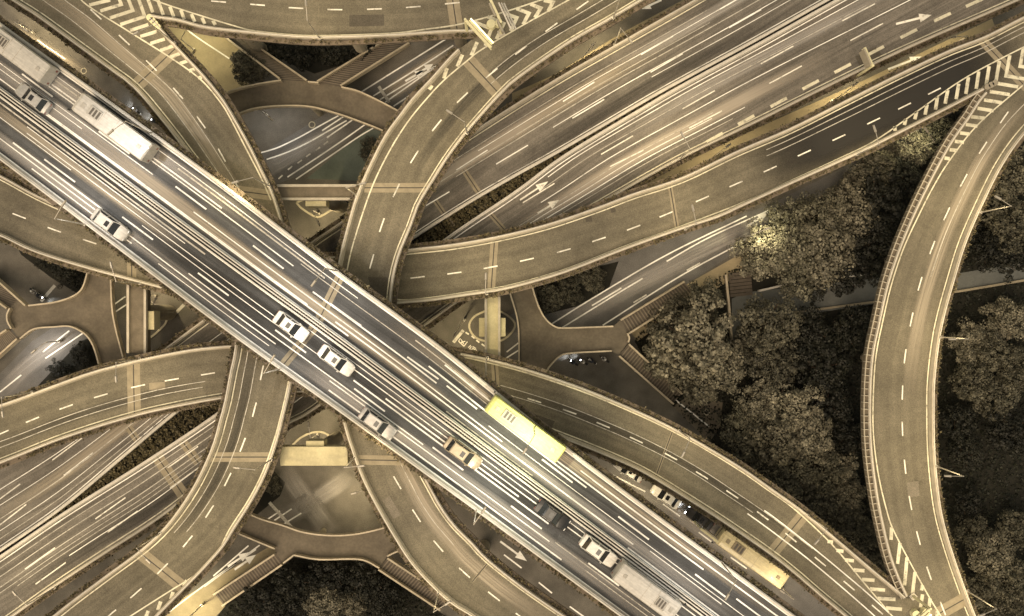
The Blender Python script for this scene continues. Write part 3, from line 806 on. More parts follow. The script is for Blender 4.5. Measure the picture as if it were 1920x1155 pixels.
flat('asphalt_patch', [P(x, y, ZE) for x, y in ((1604,106),(1642,88),(1656,106),(1613,128))], ZE + 0.002, M['patch_d'], ex)  # darker quad on the deck beside the cantilever sign
arrow(ex, (1680,45), (1747,28), ZE, 0.3, 0.6)
arrow(ex, (975,375), (1028,340), ZE)
arrow(ex, (1008,400), (1048,375), ZE)
for a, b, w_ in (((846,283),(905,372),0.8), ((285,842),(345,930),1.6), ((335,818),(372,868),1.2), ((815,375),(850,425),0.7), ((905,385),(945,430),0.7), ((240,800),(268,840),1.0)): joint(ex, a, b, ZE, w_)
for x, y in ((1500,90),(1250,215),(1010,340),(830,480),(620,610),(430,750),(250,870),(60,1010)): pier(ex, x, y, ZE, 1.1)

# ------------------------------------------------------------------ street level
def area(name, px, mat, z=0.006, label=None, cat=None):
    o = flat(name, [P(x, y, 0) for x, y in px], z, M[mat])
    return tag(o, label, cat, kind='structure')
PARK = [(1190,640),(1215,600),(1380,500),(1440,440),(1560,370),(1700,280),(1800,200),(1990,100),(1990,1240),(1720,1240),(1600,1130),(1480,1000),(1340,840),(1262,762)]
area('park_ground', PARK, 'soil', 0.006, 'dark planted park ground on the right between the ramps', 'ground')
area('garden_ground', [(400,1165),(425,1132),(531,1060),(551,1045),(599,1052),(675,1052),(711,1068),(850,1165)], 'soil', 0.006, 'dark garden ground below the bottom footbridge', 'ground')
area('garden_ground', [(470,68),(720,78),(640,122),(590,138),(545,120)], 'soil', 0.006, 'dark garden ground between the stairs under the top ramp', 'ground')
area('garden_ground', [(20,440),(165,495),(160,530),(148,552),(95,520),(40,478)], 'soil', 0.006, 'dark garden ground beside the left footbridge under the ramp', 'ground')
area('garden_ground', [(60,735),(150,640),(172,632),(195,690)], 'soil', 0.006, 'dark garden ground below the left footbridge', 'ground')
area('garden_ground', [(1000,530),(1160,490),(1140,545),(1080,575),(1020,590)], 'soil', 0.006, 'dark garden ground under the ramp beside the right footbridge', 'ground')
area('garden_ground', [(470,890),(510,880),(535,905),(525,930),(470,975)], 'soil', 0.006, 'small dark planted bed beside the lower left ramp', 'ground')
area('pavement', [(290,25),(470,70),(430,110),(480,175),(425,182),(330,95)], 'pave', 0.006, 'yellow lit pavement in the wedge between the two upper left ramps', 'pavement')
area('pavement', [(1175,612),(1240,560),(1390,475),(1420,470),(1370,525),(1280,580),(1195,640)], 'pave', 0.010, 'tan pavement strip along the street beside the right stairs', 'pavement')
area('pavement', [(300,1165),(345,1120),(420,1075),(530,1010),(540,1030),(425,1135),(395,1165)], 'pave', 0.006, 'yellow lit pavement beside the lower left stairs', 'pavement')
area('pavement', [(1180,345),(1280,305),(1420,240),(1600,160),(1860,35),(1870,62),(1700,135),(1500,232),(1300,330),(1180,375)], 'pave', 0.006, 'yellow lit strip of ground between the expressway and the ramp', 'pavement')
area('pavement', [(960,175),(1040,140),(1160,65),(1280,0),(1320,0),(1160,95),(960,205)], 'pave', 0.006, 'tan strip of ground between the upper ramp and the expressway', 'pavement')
area('green_paving', [(575,335),(690,240),(735,250),(700,340)], 'greenpave', 0.006, 'greenish painted corner of the street under the top footbridge', 'pavement')
area('park_path', [(1372,560),(1400,548),(1530,533),(1660,520),(1800,512),(1990,480),(1990,515),(1800,548),(1640,570),(1495,592),(1400,600),(1380,640),(1372,640)], 'path', 0.010, 'grey park path crossing under the right hand ramp', 'path')
area('street_lane', [(940,600),(1180,470),(1440,385),(1640,285),(1760,225),(1760,240),(1620,320),(1430,440),(1200,590),(1130,640),(950,700)], 'lane_grey', 0.004, 'grey street beside the right hand stairs', 'road')
area('street_lane', [(470,300),(640,195),(760,120),(900,55),(900,75),(760,190),(700,230),(560,330),(480,360)], 'lane_grey', 0.004, 'grey street with white lines under the top footbridge', 'road')
area('street_lane', [(0,700),(60,640),(120,600),(170,625),(120,690),(20,760),(0,760)], 'lane_grey', 0.004, 'grey street beneath the left footbridge', 'road')
area('street_lane', [(1085,840),(1110,835),(1400,1000),(1600,1165),(1480,1165),(1290,1005)], 'lane_grey', 0.004, 'grey street between the highway and the lower right ramp', 'road')

lines0 = [
    [(487,287),(520,277),(560,258),(596,238),(625,222),(640,214)], [(500,299),(540,285),(580,266),(615,246),(650,226)], [(604,245),(645,218)], [(613,258),(665,222)], [(539,332),(600,292),(650,258),(688,231)], [(555,336),(620,292),(670,258),(700,240)],
    [(678,172),(838,72)], [(700,180),(800,118),(850,85)], [(712,187),(815,125)], [(722,192),(835,112),(880,80)], [(738,199),(805,155)],
    [(210,510),(232,495)], [(210,523),(235,508)], [(211,573),(235,556)], [(213,587),(237,571)],
    [(80,660),(130,620)], [(85,672),(155,625)], [(0,735),(40,703)], [(950,660),(972,643)], [(948,672),(972,657)],
    [(1035,607),(1110,560),(1250,478),(1400,405)], [(1053,615),(1150,555),(1205,522)], [(1110,573),(1165,540)], [(1130,610),(1280,515),(1420,440)], [(1250,490),(1330,445),(1440,395)],
    [(1190,695),(1260,745),(1330,800)], [(400,1080),(466,1023)], [(383,1100),(487,1022)], [(300,1160),(400,1085),(480,1030)],
    [(1100,870),(1150,915),(1210,920)][:2], [(1085,858),(1210,922)], [(1243,945),(1275,968)], [(1310,998),(1337,1018)], [(1370,1045),(1400,1066)], [(500,975),(525,958)], [(505,982),(547,954)], [(520,990),(565,962)], [(870,940),(905,960)], [(1010,1092),(1035,1112)], [(945,1040),(978,1065)], [(1068,1137),(1100,1160)],
    [(70,75),(122,111)], [(300,0),(350,55),(430,110)],
]
mk = tag(empty('street_markings'), 'white painted lines on the street level seen through the gaps', 'road marking', kind='structure')
for ln in lines0: pline(mk, 0.0, ln, 0.2, 'line', 'lane_line', 0.014)
for a, b in (((505,942),(548,990)), ((710,162),(730,192)), ((322,595),(345,571)), ((850,642),(869,619)), ((77,565),(103,535))): pline(mk, 0.0, [a, b], 0.45, 'linedim', 'stop_line', 0.016)
for a, b in (((760,152),(795,132)), ((780,140),(812,120)), ((427,1062),(468,1035)), ((440,1068),(480,1040)), ((938,1015),(988,1052)), ((1665,130),(1728,106)), ((1240,0),(1203,17)), ((1400,425),(1440,398)), ((1690,258),(1745,232))): arrow(mk, a, b, 0.0, 0.3, 0.6, 'line', 0.018)
dash_row(mk, [(526,332),(544,315),(562,303),(578,291),(596,279),(611,268)], 0, 0.8, 0.2, 'white')
dash_row(mk, [(876,625),(887,632),(896,640),(906,647)], 0, 0.55, 0.22, 'white')
dash_row(mk, [(283,565),(293,573),(303,581),(312,589)], 0, 0.8, 0.14, 'linedim')
dash_row(mk, [(1200,560),(1300,500),(1400,447),(1480,400)], 0, 2.2, 0.2, 'white')
def ground_film(pts, w, mat):
    p = catmull([P(x, y, 0) for x, y in pts], 24)
    v, f, uv = sheet(p, 0.012, -w / 2, w / 2)
    o = obj('tyre_track', v, f, M[mat], mk, uv)
    at = o.data.attributes.new('fade', 'FLOAT', 'POINT')
    for i in range(24):
        for j in (0, 1): at.data[2 * i + j].value = min(1.0, min(i, 23 - i) / 6)
for pts, w, m_ in (([(530,875),(560,920),(590,960),(625,1005)], 3.6, 'filmw'), ([(660,890),(610,925),(570,950),(520,975)], 3.2, 'filmw'), ([(480,330),(560,285),(650,235)], 3.0, 'filmw'),
                   ([(1040,620),(1200,530),(1400,430),(1560,350)], 3.0, 'filmw'), ([(1150,890),(1300,985),(1450,1090)], 2.6, 'filmw'), ([(0,740),(60,680),(150,620)], 3.0, 'filmw'), ([(0,50),(80,95),(170,150)], 3.0, 'film'), ([(700,200),(780,140),(860,85)], 3.0, 'film')):
    ground_film(pts, w, m_)
# two painted characters of a waiting box, read off as strokes
for a, b in (((385,630),(345,690)), ((345,690),(460,800)), ((460,800),(535,700)), ((400,650),(455,755)), ((490,690),(395,720)), ((610,775),(555,830)), ((625,800),(570,870)), ((585,850),(625,880)), ((650,800),(720,850)), ((640,840),(740,890)), ((660,830),(625,880))):
    p = [(830 + a[0] / 11.55, 580 + a[1] / 11.55), (830 + b[0] / 11.55, 580 + b[1] / 11.55)]
    pline(mk, 0.0, p, 0.14, 'white', 'painted_character_stroke', 0.02, False)

# traffic islands with kerbs at the feet of the four inner frames
def island(px, label):
    pts = [tuple(p) for p in catmull([P(x, y, 0) for x, y in px + px[:1]], 40)][:-1]
    o = slab('traffic_island', pts, 0.0, 0.12, M['street'])
    tag(o, label, 'traffic island', 'traffic islands under the ramps')
    p = [Vector(q) for q in pts + pts[:1]]
    v, f = sweep(p, 0, [(-0.14, 0), (-0.14, 0.17), (0.14, 0.17), (0.14, 0)], 1)
    obj('kerb', v, f, M['kerb'], o)
island([(556,380),(565,390),(583,402),(597,407),(615,398),(640,380),(600,365)], 'kerbed traffic island below the upper inner cross frame')
island([(272,566),(288,574),(310,590),(313,600),(305,613),(276,634),(262,600)], 'kerbed traffic island beside the left inner cross frame')
island([(910,583),(890,593),(880,608),(884,624),(900,637),(935,640),(958,625),(965,605),(940,585)], 'kerbed traffic island around the right inner cross frame')
island([(545,838),(565,820),(590,810),(612,813),(632,832),(634,845),(590,850)], 'kerbed traffic island behind the lower inner cross frame')

# ------------------------------------------------------------------ inner cross frames between the ramps
def frame(name, label, x0, x1, y0, y1, z, axis, blk, gold=False, open_=True):
    """cap beam with raised rims on a pier between two ramps"""
    (ax, ay), (bx, by) = P(x0, y1, z), P(x1, y0, z)
    r = tag(empty(name, ((ax + bx) / 2, (ay + by) / 2, 0)), label, 'cross beam', 'cross beams of the inner frames')
    cx, cy = (ax + bx) / 2, (ay + by) / 2
    hx, hy = (bx - ax) / 2, (by - ay) / 2
    m = M['concy'] if gold else M['beamd']
    MB().box(-hx, hx, -hy, hy, z - 2.2, z - 0.35).build('cap_beam', m, r, bevel=0.06)
    if open_:
        for s in (-1, 1):
            if axis == 'x': MB().box(-hx, hx, s * hy - 0.16, s * hy + 0.16, z - 0.6, z + 0.1).build('rim', M['conc'], r)
            else: MB().box(s * hx - 0.16, s * hx + 0.16, -hy, hy, z - 0.6, z + 0.1).build('rim', M['conc'], r)
    if blk:
        (b0, b1), (b2, b3) = P(blk[0], blk[3], z - 1), P(blk[1], blk[2], z - 1)
        MB().box(b0 - cx, b2 - cx, b1 - cy, b3 - cy, z - 3.2, z - 0.8).build('pier_head', M['concy'], r, bevel=0.08)
    MB().bar((0, 0, 0), (0, 0, z - 2.1), 1.1, 1.1, 16).build('column', M['concd'], r)
    return r
frame('cross_beam', 'brown cross beam with pale rims between the two upright ramps above the crossing', 520, 668, 348, 373, 18.0, 'x', (573, 612, 370, 387))
frame('cross_beam', 'brown cross beam with pale rims between the ramps on the left', 240, 272, 512, 662, 13.0, 'y', (268, 290, 583, 618))
frame('cross_beam', 'tan cross beam with side blocks between the ramps on the right', 911, 936, 556, 668, 13.0, 'y', (898, 948, 596, 631), gold=True)
frame('cross_beam', 'broad pale yellow cross beam between the ramps below the crossing', 524, 651, 838, 874, 18.0, 'x', (574, 608, 826, 842), gold=True, open_=False)

# ------------------------------------------------------------------ footbridges
def footbridge(label, px, rails, stairs):
    b = tag(empty('footbridge', PV(*px[0], 0)), label, 'footbridge', 'footbridges around the crossing')
    bx, by = P(*px[0], 0)
    T = lambda p: (p[0] - bx, p[1] - by)
    slab('deck', [T(P(x, y, ZF)) for x, y in px], ZF - 0.6, ZF, M['brick'], b)
    for rl in rails:
        q = [T(P(x, y, ZF + 0.9)) for x, y in rl]
        p = catmull(q, len(q) * 6) if len(q) > 2 else [Vector(t) for t in q]
        v, f = sweep(p, ZF, [(-0.10, -0.1), (-0.10, 0.95), (0.10, 0.95), (0.10, -0.1)], 1)
        obj('railing', v, f, M['rail'], b)
    for (a0, a1, e0, e1) in stairs:
        A0, A1 = Vector(T(P(*a0, ZF))), Vector(T(P(*a1, ZF)))
        E0, E1 = Vector(T(P(*e0, 0.3))), Vector(T(P(*e1, 0.3)))
        n = 24
        v, f, fm = [], [], []
        rows = []
        for i in range(n):
            z = ZF - 0.02 - (ZF - 0.2) * i / (n - 1)
            for tt, zz in ((i / n, z), ((i + 0.62) / n, z), ((i + 1) / n, z)):
                L_, R_ = A0.lerp(E0, tt), A1.lerp(E1, tt)
                rows.append(((L_.x, L_.y, zz), (R_.x, R_.y, zz)))
        for l_, r_ in rows: v += [l_, r_]
        up = (A1 - A0).cross(E0 - A0) > 0
        for i in range(len(rows) - 1):
            q = (2 * i, 2 * i + 1, 2 * i + 3, 2 * i + 2)
            f.append(q if up else q[::-1])
            fm.append(1 if i % 3 == 1 else 0)  # light and dark bands paint the shadow of each step
        obj('stair_flight', v, f, [M['step'], M['tread_lit']], b, None, fm)
        for u, w in ((A0, E0), (A1, E1)):
            d = (w - u).normalized(); nn_ = Vector((-d.y, d.x)) * 0.12
            vv = []
            for c, z in ((u, ZF), (w, 0.1)):
                for s, h in ((-1, -0.5), (1, -0.5), (1, 0.95), (-1, 0.95)): vv.append((c.x + nn_.x * s, c.y + nn_.y * s, z + h))
            obj('stair_railing', vv, [(0, 1, 2, 3), (7, 6, 5, 4), (3, 2, 6, 7), (0, 3, 7, 4), (1, 5, 6, 2), (0, 4, 5, 1)], M['rail'], b)
    cx = sum(P(x, y, ZF)[0] for x, y in px) / len(px) - bx
    cy = sum(P(x, y, ZF)[1] for x, y in px) / len(px) - by
    MB().bar((cx, cy, 0), (cx, cy, ZF - 0.6), 0.45, 0.45, 12).build('column', M['concd'], b)
    return b
footbridge('brown curved footbridge with two stairs under the top ramps',
    [(400,190),(425,173),(470,160),(527,150),(577,153),(597,155),(640,163),(677,173),(745,207),(800,240),(785,278),(723,247),(673,227),(633,213),(583,200),(533,198),(483,202),(447,213),(412,232)],
    [[(412,232),(447,213),(483,202),(533,198),(583,200),(633,213),(673,227),(723,247),(785,278)], [(640,163),(677,173),(745,207),(790,235)], [(405,185),(425,173),(470,160),(527,150)], [(577,153),(597,155)]],
    [((527,150),(577,153),(412,62),(460,72)), ((597,155),(640,163),(722,78),(768,82))])
footbridge('brown forked footbridge with two stairs on the right of the crossing',
    [(950,530),(957,552),(970,598),(973,638),(973,680),(985,720),(1020,712),(1030,688),(1050,668),(1073,662),(1147,658),(1160,665),(1178,642),(1177,625),(1163,600),(1150,612),(1060,615),(1040,612),(1023,598),(1010,575),(1000,545),(992,515)],
    [[(950,530),(957,552),(970,598),(973,638),(973,690)], [(1025,698),(1030,688),(1050,668),(1073,662),(1147,658)], [(995,525),(1000,545),(1010,575),(1023,598),(1040,612),(1060,615),(1150,612)], [(1177,625),(1180,634),(1178,642)]],
    [((1163,600),(1178,625),(1282,528),(1300,548)), ((1178,645),(1160,667),(1278,738),(1262,757))])
footbridge('brown curved footbridge with two stairs below the crossing at the bottom',
    [(425,950),(462,962),(491,974),(529,985),(568,998),(616,1004),(664,1002),(716,991),(765,972),(785,1018),(745,1034),(726,1043),(711,1065),(675,1049),(599,1049),(551,1041),(531,1056),(517,1037),(515,1029),(448,1001),(415,985)],
    [[(440,955),(462,962),(491,974),(529,985),(568,998),(616,1004),(664,1002),(716,991),(750,978)], [(430,993),(448,1001),(515,1029)], [(551,1041),(599,1049),(675,1049),(711,1065)], [(726,1043),(745,1034),(770,1026)], [(531,1056),(551,1041)]],
    [((517,1037),(531,1056),(402,1113),(418,1134)), ((711,1065),(728,1044),(826,1142),(845,1122))])
footbridge('brown forked footbridge with two stairs on the left of the crossing',
    [(163,498),(163,513),(153,542),(133,557),(100,567),(53,573),(33,562),(18,578),(13,590),(14,603),(21,616),(37,635),(63,617),(100,613),(130,612),(153,622),(167,635),(177,655),(190,700),(238,695),(230,668),(217,618),(210,578),(207,527),(207,500)],
    [[(163,505),(163,513),(153,542),(133,557),(100,567),(53,573)], [(207,515),(210,578),(217,618),(230,668),(236,690)], [(37,635),(63,617),(100,613),(130,612),(153,622),(167,635),(177,655),(187,690)], [(18,578),(13,590),(14,603),(21,616)]],
    [((53,573),(18,578),(-25,505),(-50,530)), ((18,618),(37,635),(-40,655),(-30,695))])

# park wall, park steps, manhole ring
w = tag(empty('park_wall', PV(1370, 580, 0)), 'low pale wall running down beside the park path', 'wall')
p = [Vector(P(x, y, 0.8)) - Vector(P(1370, 580, 0)) for x, y in ((1361,515),(1366,560),(1373,640))]
v, f = sweep(p, 0, [(-0.16, 0), (-0.16, 0.8), (0.16, 0.8), (0.16, 0)], 1)
obj('coping', v, f, M['rail'], w)
w = tag(empty('park_railing', PV(1470, 537, 0)), 'pale railing along the upper edge of the park path', 'railing')
p = [Vector(P(x, y, 0.9)) - Vector(P(1470, 537, 0)) for x, y in ((1425,545),(1460,537),(1500,531),(1640,512))]
v, f = sweep(p, 0, [(-0.14, 0.3), (-0.14, 0.9), (0.14, 0.9), (0.14, 0.3)], 1)
obj('rail', v, f, M['concw'], w)
for i in range(4):
    q = p[i]; MB().box(q.x - .12, q.x + .12, q.y - .12, q.y + .12, 0, 0.95).build('post', M['concw'], w)
w = tag(empty('park_railing', PV(1560, 575, 0)), 'dark grey edging wall along the lower edge of the park path', 'railing')
p = [Vector(P(x, y, 0.5)) - Vector(P(1560, 575, 0)) for x, y in ((1490,586),(1640,566),(1800,546),(1990,514))]
v, f = sweep(p, 0, [(-0.16, 0), (-0.16, 0.5), (0.16, 0.5), (0.16, 0)], 1)
obj('rail', v, f, M['joint'], w)
x0, y0 = P(1388, 533, 0)
st = tag(empty('park_steps', (x0, y0, 0), R(6)), 'short flight of brown steps at the end of the park path', 'steps')
for i in range(7): MB().box(-1.6, 1.6, -1.7 + i * 0.5, -1.7 + (i + 1) * 0.5 - 0.08, 0.0, 0.10 + 0.07 * i).build('step', M['step'], st)
def ring(px, py, label, r=0.45):
    mb = MB(); x, y = P(px, py, 0)
    o = empty('manhole_cover', (x, y, 0)); tag(o, label, 'manhole cover', 'manhole covers')
    MB().bar((0, 0, 0.0), (0, 0, 0.03), r, r, 20).build('rim', M['kerb'], o)
    MB().bar((0, 0, 0.0), (0, 0, 0.036), r * 0.72, r * 0.72, 20).build('lid', M['street'], o)
ring(1325, 773, 'round manhole cover on the tan ground below the big tree')
ring(157, 133, 'round manhole cover in the street beside the upper left ramp')
ring(585, 234, 'large dark round manhole cover under the top footbridge', 0.5)

# park paving patch around the manhole
area('park_clearing', [(1262,762),(1300,735),(1355,755),(1350,800),(1330,830)], 'brick', 0.012, 'bare brown clearing between stairs and trees', 'ground')

# ------------------------------------------------------------------ trees
def crown_mesh(name, seed, mat, lobes, leaves, leaf):
    rg = random.Random(seed)
    out = ([], [])
    cs = []
    p2, p3, p5 = rg.uniform(0, 6.28), rg.uniform(0, 6.28), rg.uniform(0, 6.28)
    for i in range(lobes):
        a = i * 2.39996 + rg.uniform(-.4, .4)
        rr = math.sqrt((i + 0.4) / lobes) * 0.86
        zz = 0.45 * (1 - rr * rr) + rg.uniform(-0.20, 0.16)
        rr *= 1 + 0.16 * math.sin(2 * a + p2) + 0.14 * math.sin(3 * a + p3) + 0.08 * math.sin(5 * a + p5)
        cs.append((Vector((rr * math.cos(a), rr * math.sin(a), zz)), rg.choice((0.12, 0.16, 0.2, 0.25, 0.29)) * rg.uniform(0.9, 1.1)))
    for i in range(lobes // 3):
        a = rg.uniform(0, 6.28); rr = rg.uniform(.3, .8)
        cs.append((Vector((rr * math.cos(a), rr * math.sin(a), -0.15 + rg.uniform(-.1, .1))), rg.uniform(.2, .3)))
    for c, r in cs:
        for k in range(leaves):
            d = Vector((rg.gauss(0, 1), rg.gauss(0, 1), rg.gauss(0.25, 1))).normalized()
            p = c + d * (r * rg.uniform(0.72, 1.08))
            n = (d + Vector((rg.uniform(-.6, .6), rg.uniform(-.6, .6), rg.uniform(-.3, .6)))).normalized()
            u = n.cross(Vector((rg.uniform(-1, 1), rg.uniform(-1, 1), .3))).normalized(); w_ = n.cross(u)
            a_ = leaf * rg.uniform(.6, 1.25); b_ = a_ * rg.uniform(.5, .85)
            j = len(out[0])
            out[0].extend([tuple(p - u * a_), tuple(p - w_ * b_), tuple(p + u * a_), tuple(p + w_ * b_)])
            out[1].append((j, j + 1, j + 2, j + 3))
    return mesh(name, out[0], out[1], mat)
CROWNS = {'lit': [crown_mesh('crown', s, M['leaf'], 44, 100, 0.046) for s in (1, 2, 3)],  # lit, half-lit and unlit copies of the leaf colour
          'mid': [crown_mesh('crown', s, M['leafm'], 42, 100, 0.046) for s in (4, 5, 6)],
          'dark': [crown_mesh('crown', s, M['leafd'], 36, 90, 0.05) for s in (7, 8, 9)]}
tb = MB()
tb.bar((0, 0, 0), (0, 0, 0.55), 0.055, 0.04, 8)
for a in range(5):
    t = a * 1.257
    tb.bar((0, 0, 0.45), (0.42 * math.cos(t), 0.42 * math.sin(t), 0.85 + 0.05 * (a % 2)), 0.03, 0.01, 6)
TRUNK = mesh('trunk', tb.v, tb.f, M['bark'])
rT = random.Random(5)
def tree(px, py, r, kind, label, h=None, name='tree', cat='tree', group='park trees'):
    h = h or r * 1.9
    x, y = P(px, py, h * 0.8)
    t = tag(empty(name, (x, y, 0), rT.uniform(0, 6.28)), label, cat, group)
    tr = link('trunk', TRUNK, t); tr.scale = (h * .9, h * .9, h * .9)
    c = link('crown', rT.choice(CROWNS[kind]), t, (0, 0, h * 0.68))
    c.scale = (r * rT.uniform(1.0, 1.18), r * rT.uniform(.9, 1.15), r * rT.uniform(.8, 1.05))
    return t
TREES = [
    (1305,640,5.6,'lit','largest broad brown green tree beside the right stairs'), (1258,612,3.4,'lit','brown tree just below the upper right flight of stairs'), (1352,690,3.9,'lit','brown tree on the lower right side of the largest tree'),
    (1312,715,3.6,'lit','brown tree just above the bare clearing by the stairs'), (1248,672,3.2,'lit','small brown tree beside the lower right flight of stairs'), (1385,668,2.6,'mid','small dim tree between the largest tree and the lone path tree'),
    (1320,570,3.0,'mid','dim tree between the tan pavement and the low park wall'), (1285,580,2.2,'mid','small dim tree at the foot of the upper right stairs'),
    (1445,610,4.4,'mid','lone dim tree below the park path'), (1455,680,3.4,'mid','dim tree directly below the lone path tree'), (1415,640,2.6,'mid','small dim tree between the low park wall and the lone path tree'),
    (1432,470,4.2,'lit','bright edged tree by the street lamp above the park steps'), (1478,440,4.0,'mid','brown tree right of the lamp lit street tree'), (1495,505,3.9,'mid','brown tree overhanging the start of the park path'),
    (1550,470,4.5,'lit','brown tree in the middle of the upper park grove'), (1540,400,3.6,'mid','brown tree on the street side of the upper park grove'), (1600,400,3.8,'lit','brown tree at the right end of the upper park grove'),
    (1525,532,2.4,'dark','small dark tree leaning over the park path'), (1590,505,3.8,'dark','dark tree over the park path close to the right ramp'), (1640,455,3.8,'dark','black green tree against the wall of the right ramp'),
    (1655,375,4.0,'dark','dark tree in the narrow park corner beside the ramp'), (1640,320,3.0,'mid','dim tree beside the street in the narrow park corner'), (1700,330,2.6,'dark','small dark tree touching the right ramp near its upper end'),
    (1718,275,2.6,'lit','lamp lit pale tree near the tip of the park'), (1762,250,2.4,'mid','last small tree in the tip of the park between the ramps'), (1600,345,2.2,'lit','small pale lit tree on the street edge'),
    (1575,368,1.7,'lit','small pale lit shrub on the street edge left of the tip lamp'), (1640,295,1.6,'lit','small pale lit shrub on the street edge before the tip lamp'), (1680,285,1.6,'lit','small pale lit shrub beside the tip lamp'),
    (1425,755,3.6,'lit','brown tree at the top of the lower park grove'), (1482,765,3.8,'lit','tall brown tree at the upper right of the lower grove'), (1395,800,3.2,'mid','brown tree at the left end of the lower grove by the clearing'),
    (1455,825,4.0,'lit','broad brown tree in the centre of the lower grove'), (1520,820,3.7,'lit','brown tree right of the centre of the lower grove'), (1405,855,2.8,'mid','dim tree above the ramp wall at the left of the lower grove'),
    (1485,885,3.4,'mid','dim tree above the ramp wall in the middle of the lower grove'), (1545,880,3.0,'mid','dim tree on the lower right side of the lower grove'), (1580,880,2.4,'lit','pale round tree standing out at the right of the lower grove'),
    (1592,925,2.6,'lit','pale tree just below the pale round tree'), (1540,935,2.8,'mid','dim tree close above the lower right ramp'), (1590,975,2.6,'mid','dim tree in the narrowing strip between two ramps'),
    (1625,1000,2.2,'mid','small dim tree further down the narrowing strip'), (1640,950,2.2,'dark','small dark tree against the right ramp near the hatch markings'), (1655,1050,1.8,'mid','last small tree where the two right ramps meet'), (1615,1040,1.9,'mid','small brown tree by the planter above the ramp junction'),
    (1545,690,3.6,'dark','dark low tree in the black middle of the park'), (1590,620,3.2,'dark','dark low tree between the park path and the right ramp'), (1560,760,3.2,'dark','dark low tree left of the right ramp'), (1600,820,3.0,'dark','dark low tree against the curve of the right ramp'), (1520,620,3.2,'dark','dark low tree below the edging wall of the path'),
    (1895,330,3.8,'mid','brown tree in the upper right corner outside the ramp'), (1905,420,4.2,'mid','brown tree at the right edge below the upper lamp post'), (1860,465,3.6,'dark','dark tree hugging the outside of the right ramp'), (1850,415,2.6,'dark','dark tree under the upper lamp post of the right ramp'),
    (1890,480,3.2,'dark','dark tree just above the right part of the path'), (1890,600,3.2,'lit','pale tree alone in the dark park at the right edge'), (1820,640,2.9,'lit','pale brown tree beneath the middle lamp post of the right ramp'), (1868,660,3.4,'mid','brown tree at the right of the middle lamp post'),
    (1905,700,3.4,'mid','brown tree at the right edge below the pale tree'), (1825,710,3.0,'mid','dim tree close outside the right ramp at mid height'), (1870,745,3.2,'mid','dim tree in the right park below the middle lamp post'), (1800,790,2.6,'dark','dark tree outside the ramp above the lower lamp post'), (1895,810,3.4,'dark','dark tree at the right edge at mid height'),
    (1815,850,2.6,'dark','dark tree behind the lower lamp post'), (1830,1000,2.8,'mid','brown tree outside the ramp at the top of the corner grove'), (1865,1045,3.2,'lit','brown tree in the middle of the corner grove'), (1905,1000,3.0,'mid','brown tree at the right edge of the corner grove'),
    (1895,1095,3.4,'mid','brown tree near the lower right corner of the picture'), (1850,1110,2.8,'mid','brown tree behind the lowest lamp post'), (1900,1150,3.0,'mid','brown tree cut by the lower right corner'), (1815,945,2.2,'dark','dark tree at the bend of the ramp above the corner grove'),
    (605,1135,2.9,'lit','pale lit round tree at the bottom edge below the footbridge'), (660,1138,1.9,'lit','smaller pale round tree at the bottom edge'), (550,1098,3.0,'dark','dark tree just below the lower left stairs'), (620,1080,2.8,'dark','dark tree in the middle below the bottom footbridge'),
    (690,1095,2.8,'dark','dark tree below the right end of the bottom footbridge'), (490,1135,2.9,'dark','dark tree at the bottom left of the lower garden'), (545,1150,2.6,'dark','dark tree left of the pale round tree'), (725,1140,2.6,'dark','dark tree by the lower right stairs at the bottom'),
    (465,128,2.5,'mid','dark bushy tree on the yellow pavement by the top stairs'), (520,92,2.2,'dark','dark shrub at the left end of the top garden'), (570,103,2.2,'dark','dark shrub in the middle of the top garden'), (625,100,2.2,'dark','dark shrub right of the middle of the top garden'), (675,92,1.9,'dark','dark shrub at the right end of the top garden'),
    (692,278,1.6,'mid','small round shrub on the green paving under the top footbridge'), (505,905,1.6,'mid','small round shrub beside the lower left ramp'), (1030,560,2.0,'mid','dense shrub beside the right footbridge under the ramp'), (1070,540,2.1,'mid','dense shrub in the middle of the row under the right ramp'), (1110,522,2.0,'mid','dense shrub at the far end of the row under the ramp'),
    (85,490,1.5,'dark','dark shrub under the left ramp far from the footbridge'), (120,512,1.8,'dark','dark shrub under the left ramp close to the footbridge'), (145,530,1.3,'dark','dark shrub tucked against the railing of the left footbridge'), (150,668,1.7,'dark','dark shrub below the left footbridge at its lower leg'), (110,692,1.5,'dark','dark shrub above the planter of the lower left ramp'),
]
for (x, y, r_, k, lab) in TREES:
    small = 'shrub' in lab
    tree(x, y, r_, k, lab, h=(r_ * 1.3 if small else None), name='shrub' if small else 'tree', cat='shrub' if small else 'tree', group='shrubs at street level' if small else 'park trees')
# ground cover in the park
def cover(name, px, dens, label, seed, hmax=0.6):
    rg = random.Random(seed)
    poly = [P(x, y, 0) for x, y in px]
    xs, ys = [p[0] for p in poly], [p[1] for p in poly]
    n = int((max(xs) - min(xs)) * (max(ys) - min(ys)) * dens)
    out = ([], [])
    for _ in range(n):
        q = (rg.uniform(min(xs), max(xs)), rg.uniform(min(ys), max(ys)))
        if not inside(q, poly) or inside(q, PATHPOLY): continue
        leaf_quads(out, Vector((q[0], q[1], rg.uniform(0.1, hmax))), 0.24, rg, 0.3)
    o = obj(name, out[0], out[1], M['cover'])
    tag(o, label, 'ground cover', kind='stuff')
PATHPOLY = [P(x, y, 0) for x, y in [(1360,515),(1420,505),(1530,533),(1660,520),(1800,512),(1990,480),(1990,515),(1800,548),(1640,570),(1495,592),(1400,600),(1380,640),(1360,640)]]
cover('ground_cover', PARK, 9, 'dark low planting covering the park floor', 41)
cover('ground_cover', [(400,1165),(440,1125),(551,1047),(599,1054),(675,1054),(711,1070),(850,1165)], 10, 'dark low planting below the bottom footbridge', 42)

